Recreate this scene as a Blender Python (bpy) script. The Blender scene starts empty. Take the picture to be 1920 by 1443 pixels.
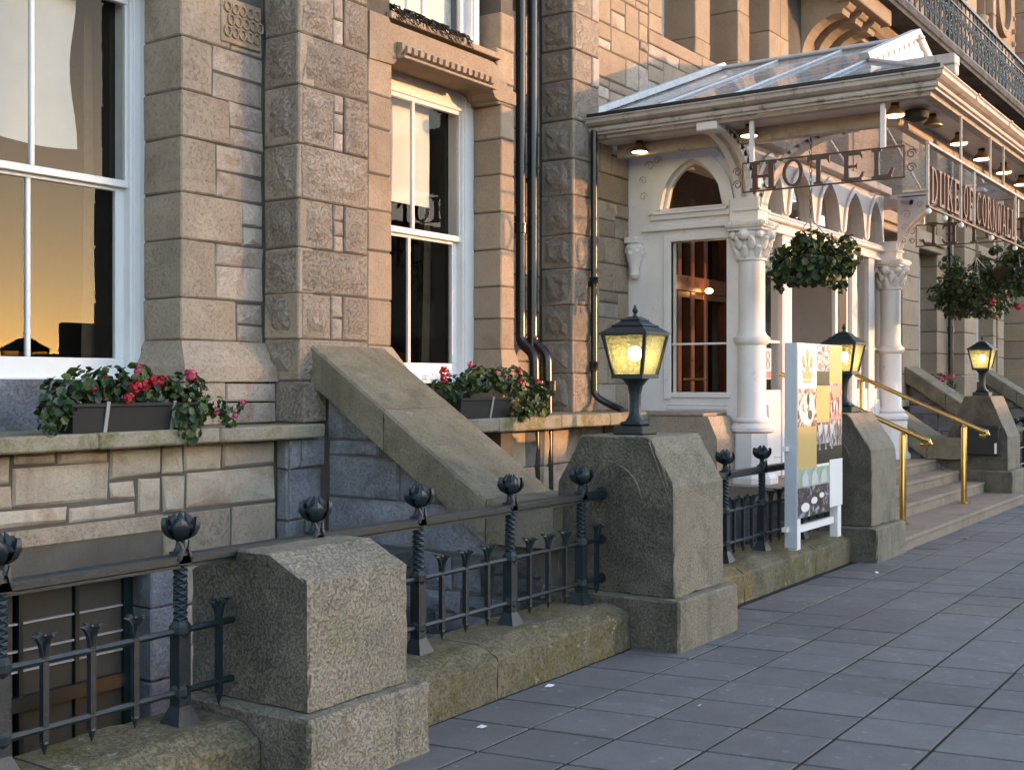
import bpy, bmesh, math, random
from mathutils import Vector, Matrix
R = math.radians
rnd = random.Random(7)
scene = bpy.context.scene
COL = scene.collection

# ------------------------------------------------------------------ camera
cam_d = bpy.data.cameras.new("camera")
cam_d.sensor_width = 36.0
cam_d.lens = 36.0 * 2232 / 1920
cam_d.shift_y = -7.5 / 1920
cam_d.clip_start = 0.05
cam_d.clip_end = 3000
cam = bpy.data.objects.new("camera", cam_d)
COL.objects.link(cam)
cam.location = (0, 0, 1.6)
cam.rotation_euler = (R(90), 0, R(34.43 - 90))
scene.camera = cam

# ------------------------------------------------------------------ sky + sun (low evening sun, from the right along the street)
SUN_DIR = Vector((0.62, -1.0, 0.118)).normalized()      # towards the sun
SUN_EL = math.asin(SUN_DIR.z)
world = bpy.data.worlds.new("World")
scene.world = world
world.use_nodes = True
wn = world.node_tree
bg = wn.nodes["Background"]
sky = wn.nodes.new("ShaderNodeTexSky")
sky.sky_type = 'NISHITA'
sky.sun_disc = False
sky.sun_elevation = SUN_EL
sky.sun_rotation = math.atan2(SUN_DIR.x, SUN_DIR.y)
sky.air_density = 0.85
sky.dust_density = 0.36
sky.ozone_density = 0.85
wb = wn.nodes.new("ShaderNodeMix"); wb.data_type = 'RGBA'; wb.blend_type = 'MULTIPLY'; wb.inputs[0].default_value = 1.0
wb.inputs[7].default_value = (1.035, 0.965, 0.985, 1)          # camera white balance of the evening sky, the same everywhere
wn.links.new(sky.outputs[0], wb.inputs[6])
wn.links.new(wb.outputs[2], bg.inputs[0])
bg.inputs[1].default_value = 0.15
sun_d = bpy.data.lights.new("sun", 'SUN')
sun_d.energy = 0.68
sun_d.angle = R(0.55)
sun_d.color = (1.0, 0.53, 0.23)
sun = bpy.data.objects.new("sun", sun_d)
COL.objects.link(sun)
sun.rotation_euler = SUN_DIR.to_track_quat('Z', 'Y').to_euler()
scene.view_settings.view_transform = 'Standard'
scene.view_settings.look = 'None'
scene.view_settings.exposure = 2.84
scene.view_settings.gamma = 1.0
scene.render.engine = 'CYCLES'
scene.cycles.max_bounces = 7
scene.cycles.transparent_max_bounces = 16
scene.cycles.sample_clamp_indirect = 4.0
scene.cycles.caustics_reflective = False
scene.cycles.caustics_refractive = False
scene.cycles.use_denoising = True

# ------------------------------------------------------------------ mesh helpers
class B:
    """collects geometry in world coordinates for one mesh object"""
    def __init__(self):
        self.v = []; self.f = []; self.m = []
    def add(self, vs, fs, mi=0):
        o = len(self.v)
        self.v += [tuple(p) for p in vs]
        self.f += [tuple(i + o for i in f) for f in fs]
        self.m += [mi] * len(fs)
        return self
    def box(self, x0, x1, y0, y1, z0, z1, mi=0):
        vs = [(x, y, z) for x in (x0, x1) for y in (y0, y1) for z in (z0, z1)]
        return self.add(vs, [(0, 1, 3, 2), (4, 6, 7, 5), (0, 4, 5, 1), (2, 3, 7, 6), (0, 2, 6, 4), (1, 5, 7, 3)], mi)
    def cbox(self, x0, x1, y0, y1, z0, z1, c=0.008, j=0.0, mi=0):
        """box with chamfered edges and a little unevenness"""
        X, Y, Z = (x0, x1), (y0, y1), (z0, z1)
        vs = []; idx = {}
        for a in (0, 1):
            for b in (0, 1):
                for d in (0, 1):
                    sx, sy, sz = 1 - 2 * a, 1 - 2 * b, 1 - 2 * d
                    jx, jy, jz = (rnd.uniform(-j, j) for _ in range(3))
                    for k in range(3):
                        p = [X[a] + sx * c + jx, Y[b] + sy * c + jy, Z[d] + sz * c + jz]
                        p[k] -= (sx, sy, sz)[k] * c
                        idx[(a, b, d, k)] = len(vs); vs.append(tuple(p))
        fs = []
        for k in range(3):
            u, w = [q for q in range(3) if q != k]
            for s in (0, 1):
                ring = []
                for (p, q) in ((0, 0), (1, 0), (1, 1), (0, 1)):
                    key = [0, 0, 0]; key[k] = s; key[u] = p; key[w] = q
                    ring.append(idx[(*key, k)])
                fs.append(tuple(ring))
        for k in range(3):                                   # edges along axis k
            u, w = [q for q in range(3) if q != k]
            for p in (0, 1):
                for q in (0, 1):
                    a = [0, 0, 0]; a[u] = p; a[w] = q
                    b2 = list(a); b2[k] = 1
                    fs.append((idx[(*a, u)], idx[(*b2, u)], idx[(*b2, w)], idx[(*a, w)]))
        for a in (0, 1):
            for b in (0, 1):
                for d in (0, 1):
                    fs.append(tuple(idx[(a, b, d, k)] for k in range(3)))
        return self.add(vs, fs, mi)
    def prism(self, ax, poly, a, b, mi=0):
        """poly extruded along axis: 'x' poly=(y,z), 'y' poly=(x,z), 'z' poly=(x,y)"""
        def P(p, t):
            return {'x': (t, p[0], p[1]), 'y': (p[0], t, p[1]), 'z': (p[0], p[1], t)}[ax]
        n = len(poly)
        vs = [P(p, a) for p in poly] + [P(p, b) for p in poly]
        fs = [tuple(range(n)), tuple(range(2 * n - 1, n - 1, -1))]
        fs += [(i, (i + 1) % n, n + (i + 1) % n, n + i) for i in range(n)]
        return self.add(vs, fs, mi)
    def strip(self, ax, inner, outer, a, b, mi=0, closed=False):
        """band between two polylines (same length) extruded along axis"""
        n = len(inner)
        rng = range(n) if closed else range(n - 1)
        for i in rng:
            k = (i + 1) % n
            self.prism(ax, [inner[i], inner[k], outer[k], outer[i]], a, b, mi)
        return self
    def lathe(self, cx, cy, prof, n=12, rot=0.0, mi=0, sq=False):
        vs = []; fs = []
        for (r, z) in prof:
            for i in range(n):
                t = 2 * math.pi * i / n + rot
                vs.append((cx + r * math.cos(t), cy + r * math.sin(t), z))
        for k in range(len(prof) - 1):
            for i in range(n):
                fs.append((k * n + i, k * n + (i + 1) % n, (k + 1) * n + (i + 1) % n, (k + 1) * n + i))
        fs.append(tuple(range(n - 1, -1, -1)))
        fs.append(tuple(range((len(prof) - 1) * n, len(prof) * n)))
        return self.add(vs, fs, mi)
    def tube(self, pts, r, n=8, mi=0, up=None, caps=True, sq=False):
        pts = [Vector(p) for p in pts]
        rs = r if isinstance(r, (list, tuple)) else [r] * len(pts)
        vs = []; fs = []
        prev = None
        for i, p in enumerate(pts):
            if i == 0: d = pts[1] - pts[0]
            elif i == len(pts) - 1: d = pts[-1] - pts[-2]
            else: d = (pts[i + 1] - pts[i]).normalized() + (pts[i] - pts[i - 1]).normalized()
            d.normalize()
            if prev is None:
                a = Vector((0, 0, 1)) if abs(d.z) < 0.9 else Vector((1, 0, 0))
                u = d.cross(a).normalized()
            else:
                u = (prev - d * prev.dot(d)).normalized()
            w = d.cross(u)
            prev = u
            for k in range(n):
                t = 2 * math.pi * (k + (0.5 if n == 4 else 0)) / n
                vs.append(p + (u * math.cos(t) + w * math.sin(t)) * rs[i])
        m = len(pts)
        for i in range(m - 1):
            for k in range(n):
                fs.append((i * n + k, i * n + (k + 1) % n, (i + 1) * n + (k + 1) % n, (i + 1) * n + k))
        if caps:
            fs.append(tuple(range(n - 1, -1, -1))); fs.append(tuple(range((m - 1) * n, m * n)))
        return self.add(vs, fs, mi)
    def ball(self, c, r, n=8, m=5, sx=1, sy=1, sz=1, mi=0):
        prof = [(max(1e-4, r * math.sin(math.pi * k / m)), -r * math.cos(math.pi * k / m)) for k in range(m + 1)]
        vs = []; fs = []
        for (q, z) in prof:
            for i in range(n):
                t = 2 * math.pi * i / n
                vs.append((c[0] + q * math.cos(t) * sx, c[1] + q * math.sin(t) * sy, c[2] + z * sz))
        for k in range(m):
            for i in range(n):
                fs.append((k * n + i, k * n + (i + 1) % n, (k + 1) * n + (i + 1) % n, (k + 1) * n + i))
        return self.add(vs, fs, mi)
    def quad(self, a, b, c, d, mi=0):
        return self.add([a, b, c, d], [(0, 1, 2, 3)], mi)
    def xf(self, fn):
        self.v = [fn(p) for p in self.v]; return self

def roughen(o, cuts=4, amp=0.004, chip=0.008, scale=9.0):
    """break up the straight edges of a stone: subdivide, then wear the arrises"""
    from mathutils import noise as mn
    me = o.data
    bm = bmesh.new(); bm.from_mesh(me)
    longs = [e for e in bm.edges if e.calc_length() > 0.05]
    bmesh.ops.subdivide_edges(bm, edges=longs, cuts=cuts, use_grid_fill=True)
    bm.normal_update()
    for v in bm.verts:
        p = v.co * scale + Vector((o.location.x * 3.1, len(me.vertices), 1.7))
        n = mn.noise(p) + 0.5 * mn.noise(p * 2.7)
        edge = 0.0
        fs = v.link_faces
        if len(fs) > 1:
            edge = 1 - min(a.normal.dot(b.normal) for a in fs for b in fs)
        k = amp * n - (chip * max(0.0, mn.noise(p * 1.6 + Vector((9, 2, 4)))) if edge > 0.25 else 0)
        v.co += v.normal * k
    bm.to_mesh(me); bm.free(); me.update()
    return o

def wloc(o):
    v = Vector((0, 0, 0))
    while o is not None:
        v = v + o.location; o = o.parent
    return v

def link(o, parent):
    COL.objects.link(o)
    if parent is not None:
        o.parent = parent
    return o

def obj(name, b, mats, parent=None, smooth=False, label=None, cat=None, group=None, kind=None, recalc=True, base=None):
    """one mesh object; b holds world coordinates"""
    me = bpy.data.meshes.new(name)
    off = wloc(parent) if parent is not None else (Vector(base) if base else Vector((0, 0, 0)))
    me.from_pydata([(p[0] - off.x, p[1] - off.y, p[2] - off.z) for p in b.v], [], b.f)
    if not isinstance(mats, (list, tuple)): mats = [mats]
    for m in mats: me.materials.append(m)
    if len(mats) > 1:
        me.polygons.foreach_set("material_index", b.m)
    if recalc:
        bm = bmesh.new(); bm.from_mesh(me)
        bmesh.ops.recalc_face_normals(bm, faces=bm.faces)
        bm.to_mesh(me); bm.free()
    if smooth:
        me.polygons.foreach_set("use_smooth", [True] * len(me.polygons))
        try: me.set_sharp_from_angle(angle=R(42))
        except Exception: pass
    me.update()
    o = bpy.data.objects.new(name, me)
    link(o, parent)
    if parent is None and base: o.location = base
    return tag(o, label, cat, group, kind)

def tag(o, label=None, cat=None, group=None, kind=None):
    if label: o["label"] = label
    if cat: o["category"] = cat
    if group: o["group"] = group
    if kind: o["kind"] = kind
    return o

def thing(name, loc, label, cat, group=None):
    o = bpy.data.objects.new(name, None)
    o.empty_display_size = 0.2
    o.location = loc
    COL.objects.link(o)
    return tag(o, label, cat, group)

def copy_tree(o, parent=None):
    c = o.copy(); COL.objects.link(c)
    if parent is not None: c.parent = parent
    for ch in [x for x in bpy.data.objects if x.parent == o]:
        copy_tree(ch, c)
    return c

# ------------------------------------------------------------------ materials
def nodes(name):
    m = bpy.data.materials.new(name); m.use_nodes = True
    nt = m.node_tree
    return m, nt, nt.nodes["Principled BSDF"], nt.nodes["Material Output"]

def N(nt, typ, **kw):
    n = nt.nodes.new(typ)
    for k, v in kw.items():
        if k.startswith("i_"):
            key = k[2:]
            key = int(key) if key.isdigit() else key.replace("_", " ")
            n.inputs[key].default_value = v
        else: setattr(n, k, v)
    return n

def mixc(nt, fac, a, b, mode='MIX'):
    n = nt.nodes.new("ShaderNodeMix"); n.data_type = 'RGBA'; n.blend_type = mode
    for s, v in ((n.inputs[0], fac), (n.inputs[6], a), (n.inputs[7], b)):
        if hasattr(v, "links") or hasattr(v, "is_output"): nt.links.new(v, s)
        elif isinstance(v, (int, float)): s.default_value = v
        else: s.default_value = (*v, 1)
    return n.outputs[2]

def ramp(nt, src, p0, p1, v0=0.0, v1=1.0):
    n = N(nt, "ShaderNodeMapRange"); n.inputs[1].default_value = p0; n.inputs[2].default_value = p1
    n.inputs[3].default_value = v0; n.inputs[4].default_value = v1
    nt.links.new(src, n.inputs[0]); return n.outputs[0]

def noise(nt, vec, scale, detail=4, rough=0.6, dist=0.0):
    n = N(nt, "ShaderNodeTexNoise"); n.inputs["Scale"].default_value = scale
    n.inputs["Detail"].default_value = detail; n.inputs["Roughness"].default_value = rough
    n.inputs["Distortion"].default_value = dist
    nt.links.new(vec, n.inputs["Vector"]); return n.outputs["Fac"]

def mathn(nt, op, a, b=None):
    n = nt.nodes.new("ShaderNodeMath"); n.operation = op
    for s, v in ((n.inputs[0], a), (n.inputs[1], b)):
        if v is None: continue
        if isinstance(v, (int, float)): s.default_value = v
        else: nt.links.new(v, s)
    return n.outputs[0]

def coords(nt, per_object=True, stretch=None):
    tc = N(nt, "ShaderNodeTexCoord")
    v = tc.outputs["Object"]
    if per_object:
        oi = N(nt, "ShaderNodeObjectInfo")
        mul = N(nt, "ShaderNodeVectorMath", operation='MULTIPLY_ADD')
        nt.links.new(oi.outputs["Random"], mul.inputs[0])
        mul.inputs[1].default_value = (37, 53, 71)
        nt.links.new(v, mul.inputs[2]); v = mul.outputs[0]
    if stretch:
        mp = N(nt, "ShaderNodeVectorMath", operation='MULTIPLY')
        mp.inputs[1].default_value = stretch
        nt.links.new(v, mp.inputs[0]); v = mp.outputs[0]
    return v

def stone_mat(name, c1, c2, stain=None, stain_amt=0.5, stain_scale=2.2, pits=0.55, bump=0.5, var=0.22, speck=0.25,
              streak=None, streak_amt=0.0, moss=None, moss_amt=0.0, pit_scale=55, rough=0.9, bdist=0.012, side_tone=None, lichen=0.0):
    m, nt, bs, out = nodes(name)
    v = coords(nt)
    big = noise(nt, v, 2.6, 5, 0.62)
    col = mixc(nt, ramp(nt, big, 0.32, 0.68), c1, c2)
    oi = N(nt, "ShaderNodeObjectInfo")
    if stain:
        s = ramp(nt, noise(nt, v, stain_scale, 7, 0.68, 0.6), 0.62 - 0.3 * stain_amt, 0.78 - 0.22 * stain_amt)
        col = mixc(nt, mathn(nt, 'MULTIPLY', s, 0.75), col, stain)
    if streak:
        sv = coords(nt, False, (1, 1, 0.09))
        s = ramp(nt, noise(nt, sv, 7, 5, 0.6), 0.52, 0.72)
        s2 = ramp(nt, noise(nt, coords(nt, False), 1.1, 3), 0.4, 0.62)
        col = mixc(nt, mathn(nt, 'MULTIPLY', mathn(nt, 'MULTIPLY', s, s2), streak_amt), col, streak)
    if moss:
        s = ramp(nt, noise(nt, coords(nt, False), 3.4, 8, 0.72, 0.4), 0.60 - 0.2 * moss_amt, 0.70 - 0.16 * moss_amt)
        col = mixc(nt, mathn(nt, 'MULTIPLY', s, 0.8), col, moss)
    if lichen:
        s = mathn(nt, 'MULTIPLY', ramp(nt, noise(nt, coords(nt, False), 13, 6, 0.72, 0.3), 0.60, 0.66), ramp(nt, noise(nt, coords(nt, False), 1.6, 4), 0.44, 0.6))
        col = mixc(nt, mathn(nt, 'MULTIPLY', s, lichen), col, (0.46, 0.45, 0.36))
    if side_tone:                      # patchy darker tone on faces that look back along the street
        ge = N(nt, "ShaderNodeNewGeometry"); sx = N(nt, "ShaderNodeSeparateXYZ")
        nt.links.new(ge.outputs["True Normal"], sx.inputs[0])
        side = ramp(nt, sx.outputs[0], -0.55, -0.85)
        side_patch = ramp(nt, noise(nt, coords(nt, False), 2.4, 8, 0.75, 0.5), 0.30, 0.58, 0.45, 1.0)
        col = mixc(nt, mathn(nt, 'MULTIPLY', mathn(nt, 'MULTIPLY', side, side_patch), 0.76), col, side_tone)
    fine = noise(nt, v, 130, 3, 0.7)
    col = mixc(nt, speck, col, ramp_grey(nt, fine, 0.3, 0.7, 0.35, 1.0), 'MULTIPLY')
    pit = ramp(nt, noise(nt, v, pit_scale, 8, 0.82), 0.38, 0.50)       # 0 in a pit
    col = mixc(nt, pits, col, ramp_grey(nt, pit, 0, 1, 0.42, 1.0), 'MULTIPLY')
    col = mixc(nt, 1.0, col, ramp_grey(nt, oi.outputs["Random"], 0, 1, 1 - var, 1 + var), 'MULTIPLY')
    nt.links.new(col, bs.inputs["Base Color"])
    bs.inputs["Roughness"].default_value = rough
    bs.inputs["Specular IOR Level"].default_value = 0.25
    h = mathn(nt, 'ADD', mathn(nt, 'MULTIPLY', pit, 0.7), mathn(nt, 'MULTIPLY', noise(nt, v, 18, 6, 0.7), 1.1))
    h = mathn(nt, 'ADD', h, mathn(nt, 'MULTIPLY', fine, 0.35))
    bp = N(nt, "ShaderNodeBump"); bp.inputs["Strength"].default_value = bump; bp.inputs["Distance"].default_value = bdist
    nt.links.new(h, bp.inputs["Height"]); nt.links.new(bp.outputs[0], bs.inputs["Normal"])
    return m

def ramp_grey(nt, src, p0, p1, g0, g1):
    f = ramp(nt, src, p0, p1, g0, g1)
    c = N(nt, "ShaderNodeCombineColor")
    for k in range(3): nt.links.new(f, c.inputs[k])
    return c.outputs[0]

def plain(name, col, rough=0.5, metal=0.0, spec=0.5, var=0.12, nscale=6, bump=0.0, bscale=60, dirt=None, dirt_amt=0.4, dirt_scale=5, emit=None, es=0, sub=0.0, per_object=True):
    m, nt, bs, out = nodes(name)
    v = coords(nt, per_object)
    n1 = noise(nt, v, nscale, 5, 0.6)
    c = mixc(nt, 1.0, col, ramp_grey(nt, n1, 0.25, 0.75, 1 - var, 1 + var), 'MULTIPLY')
    if dirt:
        s = ramp(nt, noise(nt, v, dirt_scale, 8, 0.72, 0.5), 0.66 - 0.22 * dirt_amt, 0.76 - 0.16 * dirt_amt)
        c = mixc(nt, mathn(nt, 'MULTIPLY', s, 0.85), c, dirt)
    nt.links.new(c, bs.inputs["Base Color"])
    nt.links.new(ramp(nt, n1, 0.2, 0.8, max(0.02, rough * 0.85), min(1, rough * 1.15)), bs.inputs["Roughness"])
    bs.inputs["Metallic"].default_value = metal
    bs.inputs["Specular IOR Level"].default_value = spec
    if bump:
        bp = N(nt, "ShaderNodeBump"); bp.inputs["Strength"].default_value = bump; bp.inputs["Distance"].default_value = 0.006
        nt.links.new(noise(nt, v, bscale, 5, 0.65), bp.inputs["Height"]); nt.links.new(bp.outputs[0], bs.inputs["Normal"])
    if emit:
        bs.inputs["Emission Color"].default_value = (*emit, 1); bs.inputs["Emission Strength"].default_value = es
    return m

def glass_mat(name, tint=(1, 1, 1), ior=1.5, gain=1.0, add=0.0, rough=0.0, haze=0.0, hazecol=(0.6, 0.6, 0.6), ripple=0.0):
    m, nt, bs, out = nodes(name)
    nt.nodes.remove(bs)
    tr = N(nt, "ShaderNodeBsdfTransparent"); tr.inputs[0].default_value = (*tint, 1)
    gl = N(nt, "ShaderNodeBsdfGlossy"); gl.inputs["Roughness"].default_value = rough
    fr = N(nt, "ShaderNodeFresnel"); fr.inputs[0].default_value = ior
    v = coords(nt, False)
    if ripple:
        bp = N(nt, "ShaderNodeBump"); bp.inputs["Strength"].default_value = ripple; bp.inputs["Distance"].default_value = 0.01
        nt.links.new(noise(nt, v, 2.2, 2, 0.5), bp.inputs["Height"])
        nt.links.new(bp.outputs[0], gl.inputs["Normal"])
    fac = mathn(nt, 'MULTIPLY', fr.outputs[0], gain)
    if add: fac = mathn(nt, 'ADD', fac, add)
    fac = mathn(nt, 'MINIMUM', fac, 0.95)
    mx = N(nt, "ShaderNodeMixShader")
    nt.links.new(fac, mx.inputs[0]); nt.links.new(tr.outputs[0], mx.inputs[1]); nt.links.new(gl.outputs[0], mx.inputs[2])
    last = mx.outputs[0]
    if haze:
        df = N(nt, "ShaderNodeBsdfDiffuse"); df.inputs[0].default_value = (*hazecol, 1)
        m2 = N(nt, "ShaderNodeMixShader")
        h = ramp(nt, noise(nt, v, 3, 6, 0.7), 0.3, 0.75, haze * 0.3, haze * 1.5)
        nt.links.new(h, m2.inputs[0]); nt.links.new(last, m2.inputs[1]); nt.links.new(df.outputs[0], m2.inputs[2])
        last = m2.outputs[0]
    nt.links.new(last, out.inputs[0])
    return m

M = {}
M['granite'] = stone_mat('granite', (0.385, 0.30, 0.225), (0.48, 0.385, 0.295), stain=(0.25, 0.19, 0.135), stain_amt=0.15, var=0.13, pits=0.6, pit_scale=42)
M['granite_rock'] = stone_mat('granite_rock_faced', (0.365, 0.295, 0.235), (0.45, 0.37, 0.30), stain=(0.24, 0.195, 0.15), stain_amt=0.2, var=0.12, pits=0.5, bump=0.8, bdist=0.02)
M['granite_warm'] = stone_mat('granite_warm', (0.37, 0.275, 0.195), (0.45, 0.345, 0.25), stain=(0.28, 0.175, 0.11), stain_amt=0.15, var=0.12, pits=0.35)
M['lime'] = stone_mat('limestone_rubble', (0.44, 0.36, 0.295), (0.585, 0.50, 0.43), stain=(0.30, 0.18, 0.12), stain_amt=0.4, stain_scale=4.5, var=0.16, pits=0.3, bump=0.6)
M['lime_pale'] = stone_mat('limestone_pale', (0.47, 0.40, 0.33), (0.61, 0.53, 0.43), stain=(0.40, 0.26, 0.16), stain_amt=0.45, stain_scale=2.5, var=0.14, pits=0.22, streak=(0.30, 0.19, 0.11), streak_amt=0.5)
M['slate'] = stone_mat('grey_limestone', (0.20, 0.20, 0.22), (0.33, 0.33, 0.36), stain=(0.10, 0.095, 0.085), stain_amt=0.5, var=0.25, pits=0.3, bump=0.7)
M['slate_dark'] = stone_mat('dark_grey_stone', (0.075, 0.075, 0.082), (0.14, 0.14, 0.15), stain=(0.04, 0.038, 0.034), stain_amt=0.6, var=0.35, pits=0.3, bump=0.7)  # darker tone of the grey limestone, for low area stones and balcony
M['mortar'] = stone_mat('mortar', (0.105, 0.09, 0.075), (0.16, 0.14, 0.115), var=0.0, pits=0.2, bump=0.4)
M['coping'] = stone_mat('coping_granite', (0.215, 0.18, 0.125), (0.285, 0.245, 0.175), stain=(0.13, 0.11, 0.075), stain_amt=0.4, var=0.06, pits=0.6, moss=(0.19, 0.19, 0.10), moss_amt=0.25, pit_scale=60, lichen=0.6, streak=(0.11, 0.10, 0.075), streak_amt=0.6)
M['pier'] = stone_mat('pier_granite', (0.30, 0.255, 0.195), (0.37, 0.32, 0.25), stain=(0.20, 0.175, 0.125), stain_amt=0.55, stain_scale=2.6, var=0.05, pits=0.56, pit_scale=80, moss=(0.25, 0.24, 0.15), moss_amt=0.2, bump=0.8, side_tone=(0.055, 0.05, 0.042), lichen=0.5, streak=(0.13, 0.115, 0.085), streak_amt=0.85)
M['lowwall'] = stone_mat('low_wall_granite', (0.17, 0.145, 0.09), (0.23, 0.195, 0.13), stain=(0.085, 0.075, 0.045), stain_amt=0.5, var=0.07, pits=0.65, lichen=0.6, moss=(0.15, 0.125, 0.045), moss_amt=0.45, bump=0.7)
M['sill'] = stone_mat('sill_stone', (0.31, 0.27, 0.20), (0.40, 0.35, 0.27), stain=(0.17, 0.14, 0.10), stain_amt=0.35, var=0.05, pits=0.35, moss=(0.17, 0.16, 0.05), moss_amt=0.55)
M['step'] = stone_mat('step_granite', (0.30, 0.235, 0.18), (0.37, 0.295, 0.23), stain=(0.19, 0.15, 0.11), stain_amt=0.3, var=0.06, pits=0.4, pit_scale=80)
M['paver_old'] = stone_mat('concrete_paver', (0.140, 0.136, 0.142), (0.168, 0.164, 0.170), stain=(0.105, 0.103, 0.105), stain_amt=0.2, var=0.07, pits=0.35, pit_scale=140, speck=0.35, bump=0.25, bdist=0.004, rough=0.75)
def paver_mat():
    m, nt, bs, out = nodes('concrete_paver')
    v = coords(nt); w = N(nt, "ShaderNodeNewGeometry").outputs["Position"]
    oi = N(nt, "ShaderNodeObjectInfo")
    col = mixc(nt, ramp(nt, noise(nt, v, 5, 6, 0.65), 0.3, 0.7), (0.134, 0.122, 0.122), (0.164, 0.150, 0.149))
    col = mixc(nt, mathn(nt, 'MULTIPLY', ramp(nt, noise(nt, w, 0.9, 6, 0.7, 0.6), 0.46, 0.66), 0.55), col, (0.095, 0.088, 0.09))
    col = mixc(nt, mathn(nt, 'MULTIPLY', ramp(nt, noise(nt, w, 2.3, 7, 0.75, 0.8), 0.58, 0.72), 0.5), col, (0.24, 0.235, 0.235))
    for sc, th, c in ((1.7, 0.032, (0.075, 0.072, 0.072)), (2.6, 0.030, (0.33, 0.325, 0.32)), (9.0, 0.035, (0.31, 0.30, 0.30))):
        vo = N(nt, "ShaderNodeTexVoronoi"); vo.inputs["Scale"].default_value = sc; nt.links.new(w, vo.inputs["Vector"])
        col = mixc(nt, mathn(nt, 'MULTIPLY', ramp(nt, vo.outputs["Distance"], th * sc * 0.55, th * sc * 0.3), 0.38), col, c)
    fine = noise(nt, v, 170, 4, 0.8)
    col = mixc(nt, 0.45, col, ramp_grey(nt, fine, 0.32, 0.68, 0.2, 1.5), 'MULTIPLY')
    col = mixc(nt, 1.0, col, ramp_grey(nt, oi.outputs["Random"], 0, 1, 0.88, 1.12), 'MULTIPLY')
    nt.links.new(col, bs.inputs["Base Color"])
    nt.links.new(ramp(nt, noise(nt, w, 3, 5, 0.7), 0.3, 0.7, 0.55, 0.85), bs.inputs["Roughness"])
    bp = N(nt, "ShaderNodeBump"); bp.inputs["Strength"].default_value = 0.35; bp.inputs["Distance"].default_value = 0.005
    nt.links.new(mathn(nt, 'ADD', fine, noise(nt, v, 14, 5, 0.7)), bp.inputs["Height"]); nt.links.new(bp.outputs[0], bs.inputs["Normal"])
    return m
M['paver'] = paver_mat()
M['joint'] = stone_mat('paving_joint', (0.022, 0.021, 0.018), (0.04, 0.037, 0.03), var=0.0)
M['asphalt'] = stone_mat('asphalt', (0.045, 0.045, 0.047), (0.06, 0.06, 0.06), var=0.0, pit_scale=90)
M['iron'] = plain('painted_iron', (0.011, 0.018, 0.023), 0.42, spec=0.45, var=0.3, nscale=30, bump=0.35, bscale=70, dirt=(0.06, 0.07, 0.07), dirt_amt=0.15)
M['pipe'] = plain('black_pipe_paint', (0.012, 0.011, 0.011), 0.26, spec=0.6, var=0.2, nscale=8, dirt=(0.07, 0.03, 0.012), dirt_amt=0.15)
M['white'] = plain('white_paint', (0.77, 0.72, 0.71), 0.42, spec=0.4, var=0.07, nscale=4, bump=0.12, bscale=40, dirt=(0.46, 0.37, 0.28), dirt_amt=0.26, dirt_scale=9, per_object=False)
M['sash'] = plain('sash_paint', (0.76, 0.75, 0.75), 0.38, spec=0.45, var=0.05, nscale=5, bump=0.06, dirt=(0.42, 0.37, 0.31), dirt_amt=0.14, dirt_scale=10)
M['old_white'] = plain('weathered_white_paint', (0.50, 0.43, 0.39), 0.55, spec=0.3, var=0.2, nscale=5, bump=0.35, bscale=25, dirt=(0.14, 0.095, 0.065), dirt_amt=0.5, dirt_scale=6, per_object=False)
M['lead'] = plain('lead_flashing', (0.55, 0.56, 0.58), 0.5, var=0.18, nscale=9, bump=0.3, bscale=18, dirt=(0.25, 0.24, 0.22), dirt_amt=0.2)
M['black'] = plain('black_gutter_edge', (0.014, 0.013, 0.012), 0.6, var=0.3, dirt=(0.06, 0.055, 0.04), dirt_amt=0.3, dirt_scale=14)
M['brass'] = plain('polished_brass', (0.58, 0.38, 0.13), 0.2, metal=1.0, var=0.08, nscale=12)
M['trough'] = plain('black_plastic_trough', (0.016, 0.015, 0.015), 0.7, var=0.25, nscale=12)
M['strap'] = plain('galvanised_strap', (0.42, 0.42, 0.43), 0.45, metal=0.4, var=0.1)
M['soil'] = plain('basket_liner', (0.02, 0.017, 0.012), 0.95, var=0.4, bump=0.6)
M['letter'] = plain('maroon_letter', (0.075, 0.032, 0.027), 0.45, var=0.15)
M['rust'] = plain('rusty_frame', (0.13, 0.065, 0.045), 0.6, var=0.25, nscale=20)
M['interior'] = plain('dark_interior', (0.035, 0.026, 0.02), 0.8, var=0.3, nscale=2)
M['wood'] = plain('mahogany', (0.085, 0.026, 0.013), 0.3, var=0.35, nscale=5, spec=0.5)
M['curtain'] = plain('brown_curtain', (0.11, 0.07, 0.042), 0.85, var=0.3, nscale=14)
M['blind'] = plain('linen_blind', (0.58, 0.57, 0.55), 0.85, var=0.06, nscale=5, bump=0.1)
M['lace'] = plain('net_curtain', (0.70, 0.68, 0.62), 0.9, var=0.25, nscale=22)
M['dgreen'] = plain('dark_green_paint', (0.012, 0.022, 0.022), 0.35, var=0.2)
M['frost'] = plain('dim_obscured_glass', (0.065, 0.058, 0.045), 0.5, var=0.3, nscale=2.5, spec=0.2)
M['glass'] = glass_mat('window_glass', (0.95, 0.97, 0.96), 1.5, gain=0.42, add=0.0, ripple=0.012)
M['roofglass'] = glass_mat('roof_glass', (0.86, 0.88, 0.88), 1.5, gain=1.0, add=0.02, rough=0.05, haze=0.38, hazecol=(0.68, 0.66, 0.64))
M['card_w'] = plain('board_white_enamel', (0.78, 0.76, 0.75), 0.35, var=0.02)
M['card_b'] = plain('board_edge_blue_grey', (0.50, 0.52, 0.56), 0.4, var=0.03)
M['terra'] = plain('red_sticker', (0.62, 0.16, 0.15), 0.5, var=0.05)
M['petal_red'] = plain('petal_red', (0.45, 0.010, 0.028), 0.55, var=0.2, nscale=60)
M['petal_pink'] = plain('petal_pink', (0.62, 0.08, 0.16), 0.55, var=0.2, nscale=60)

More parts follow.
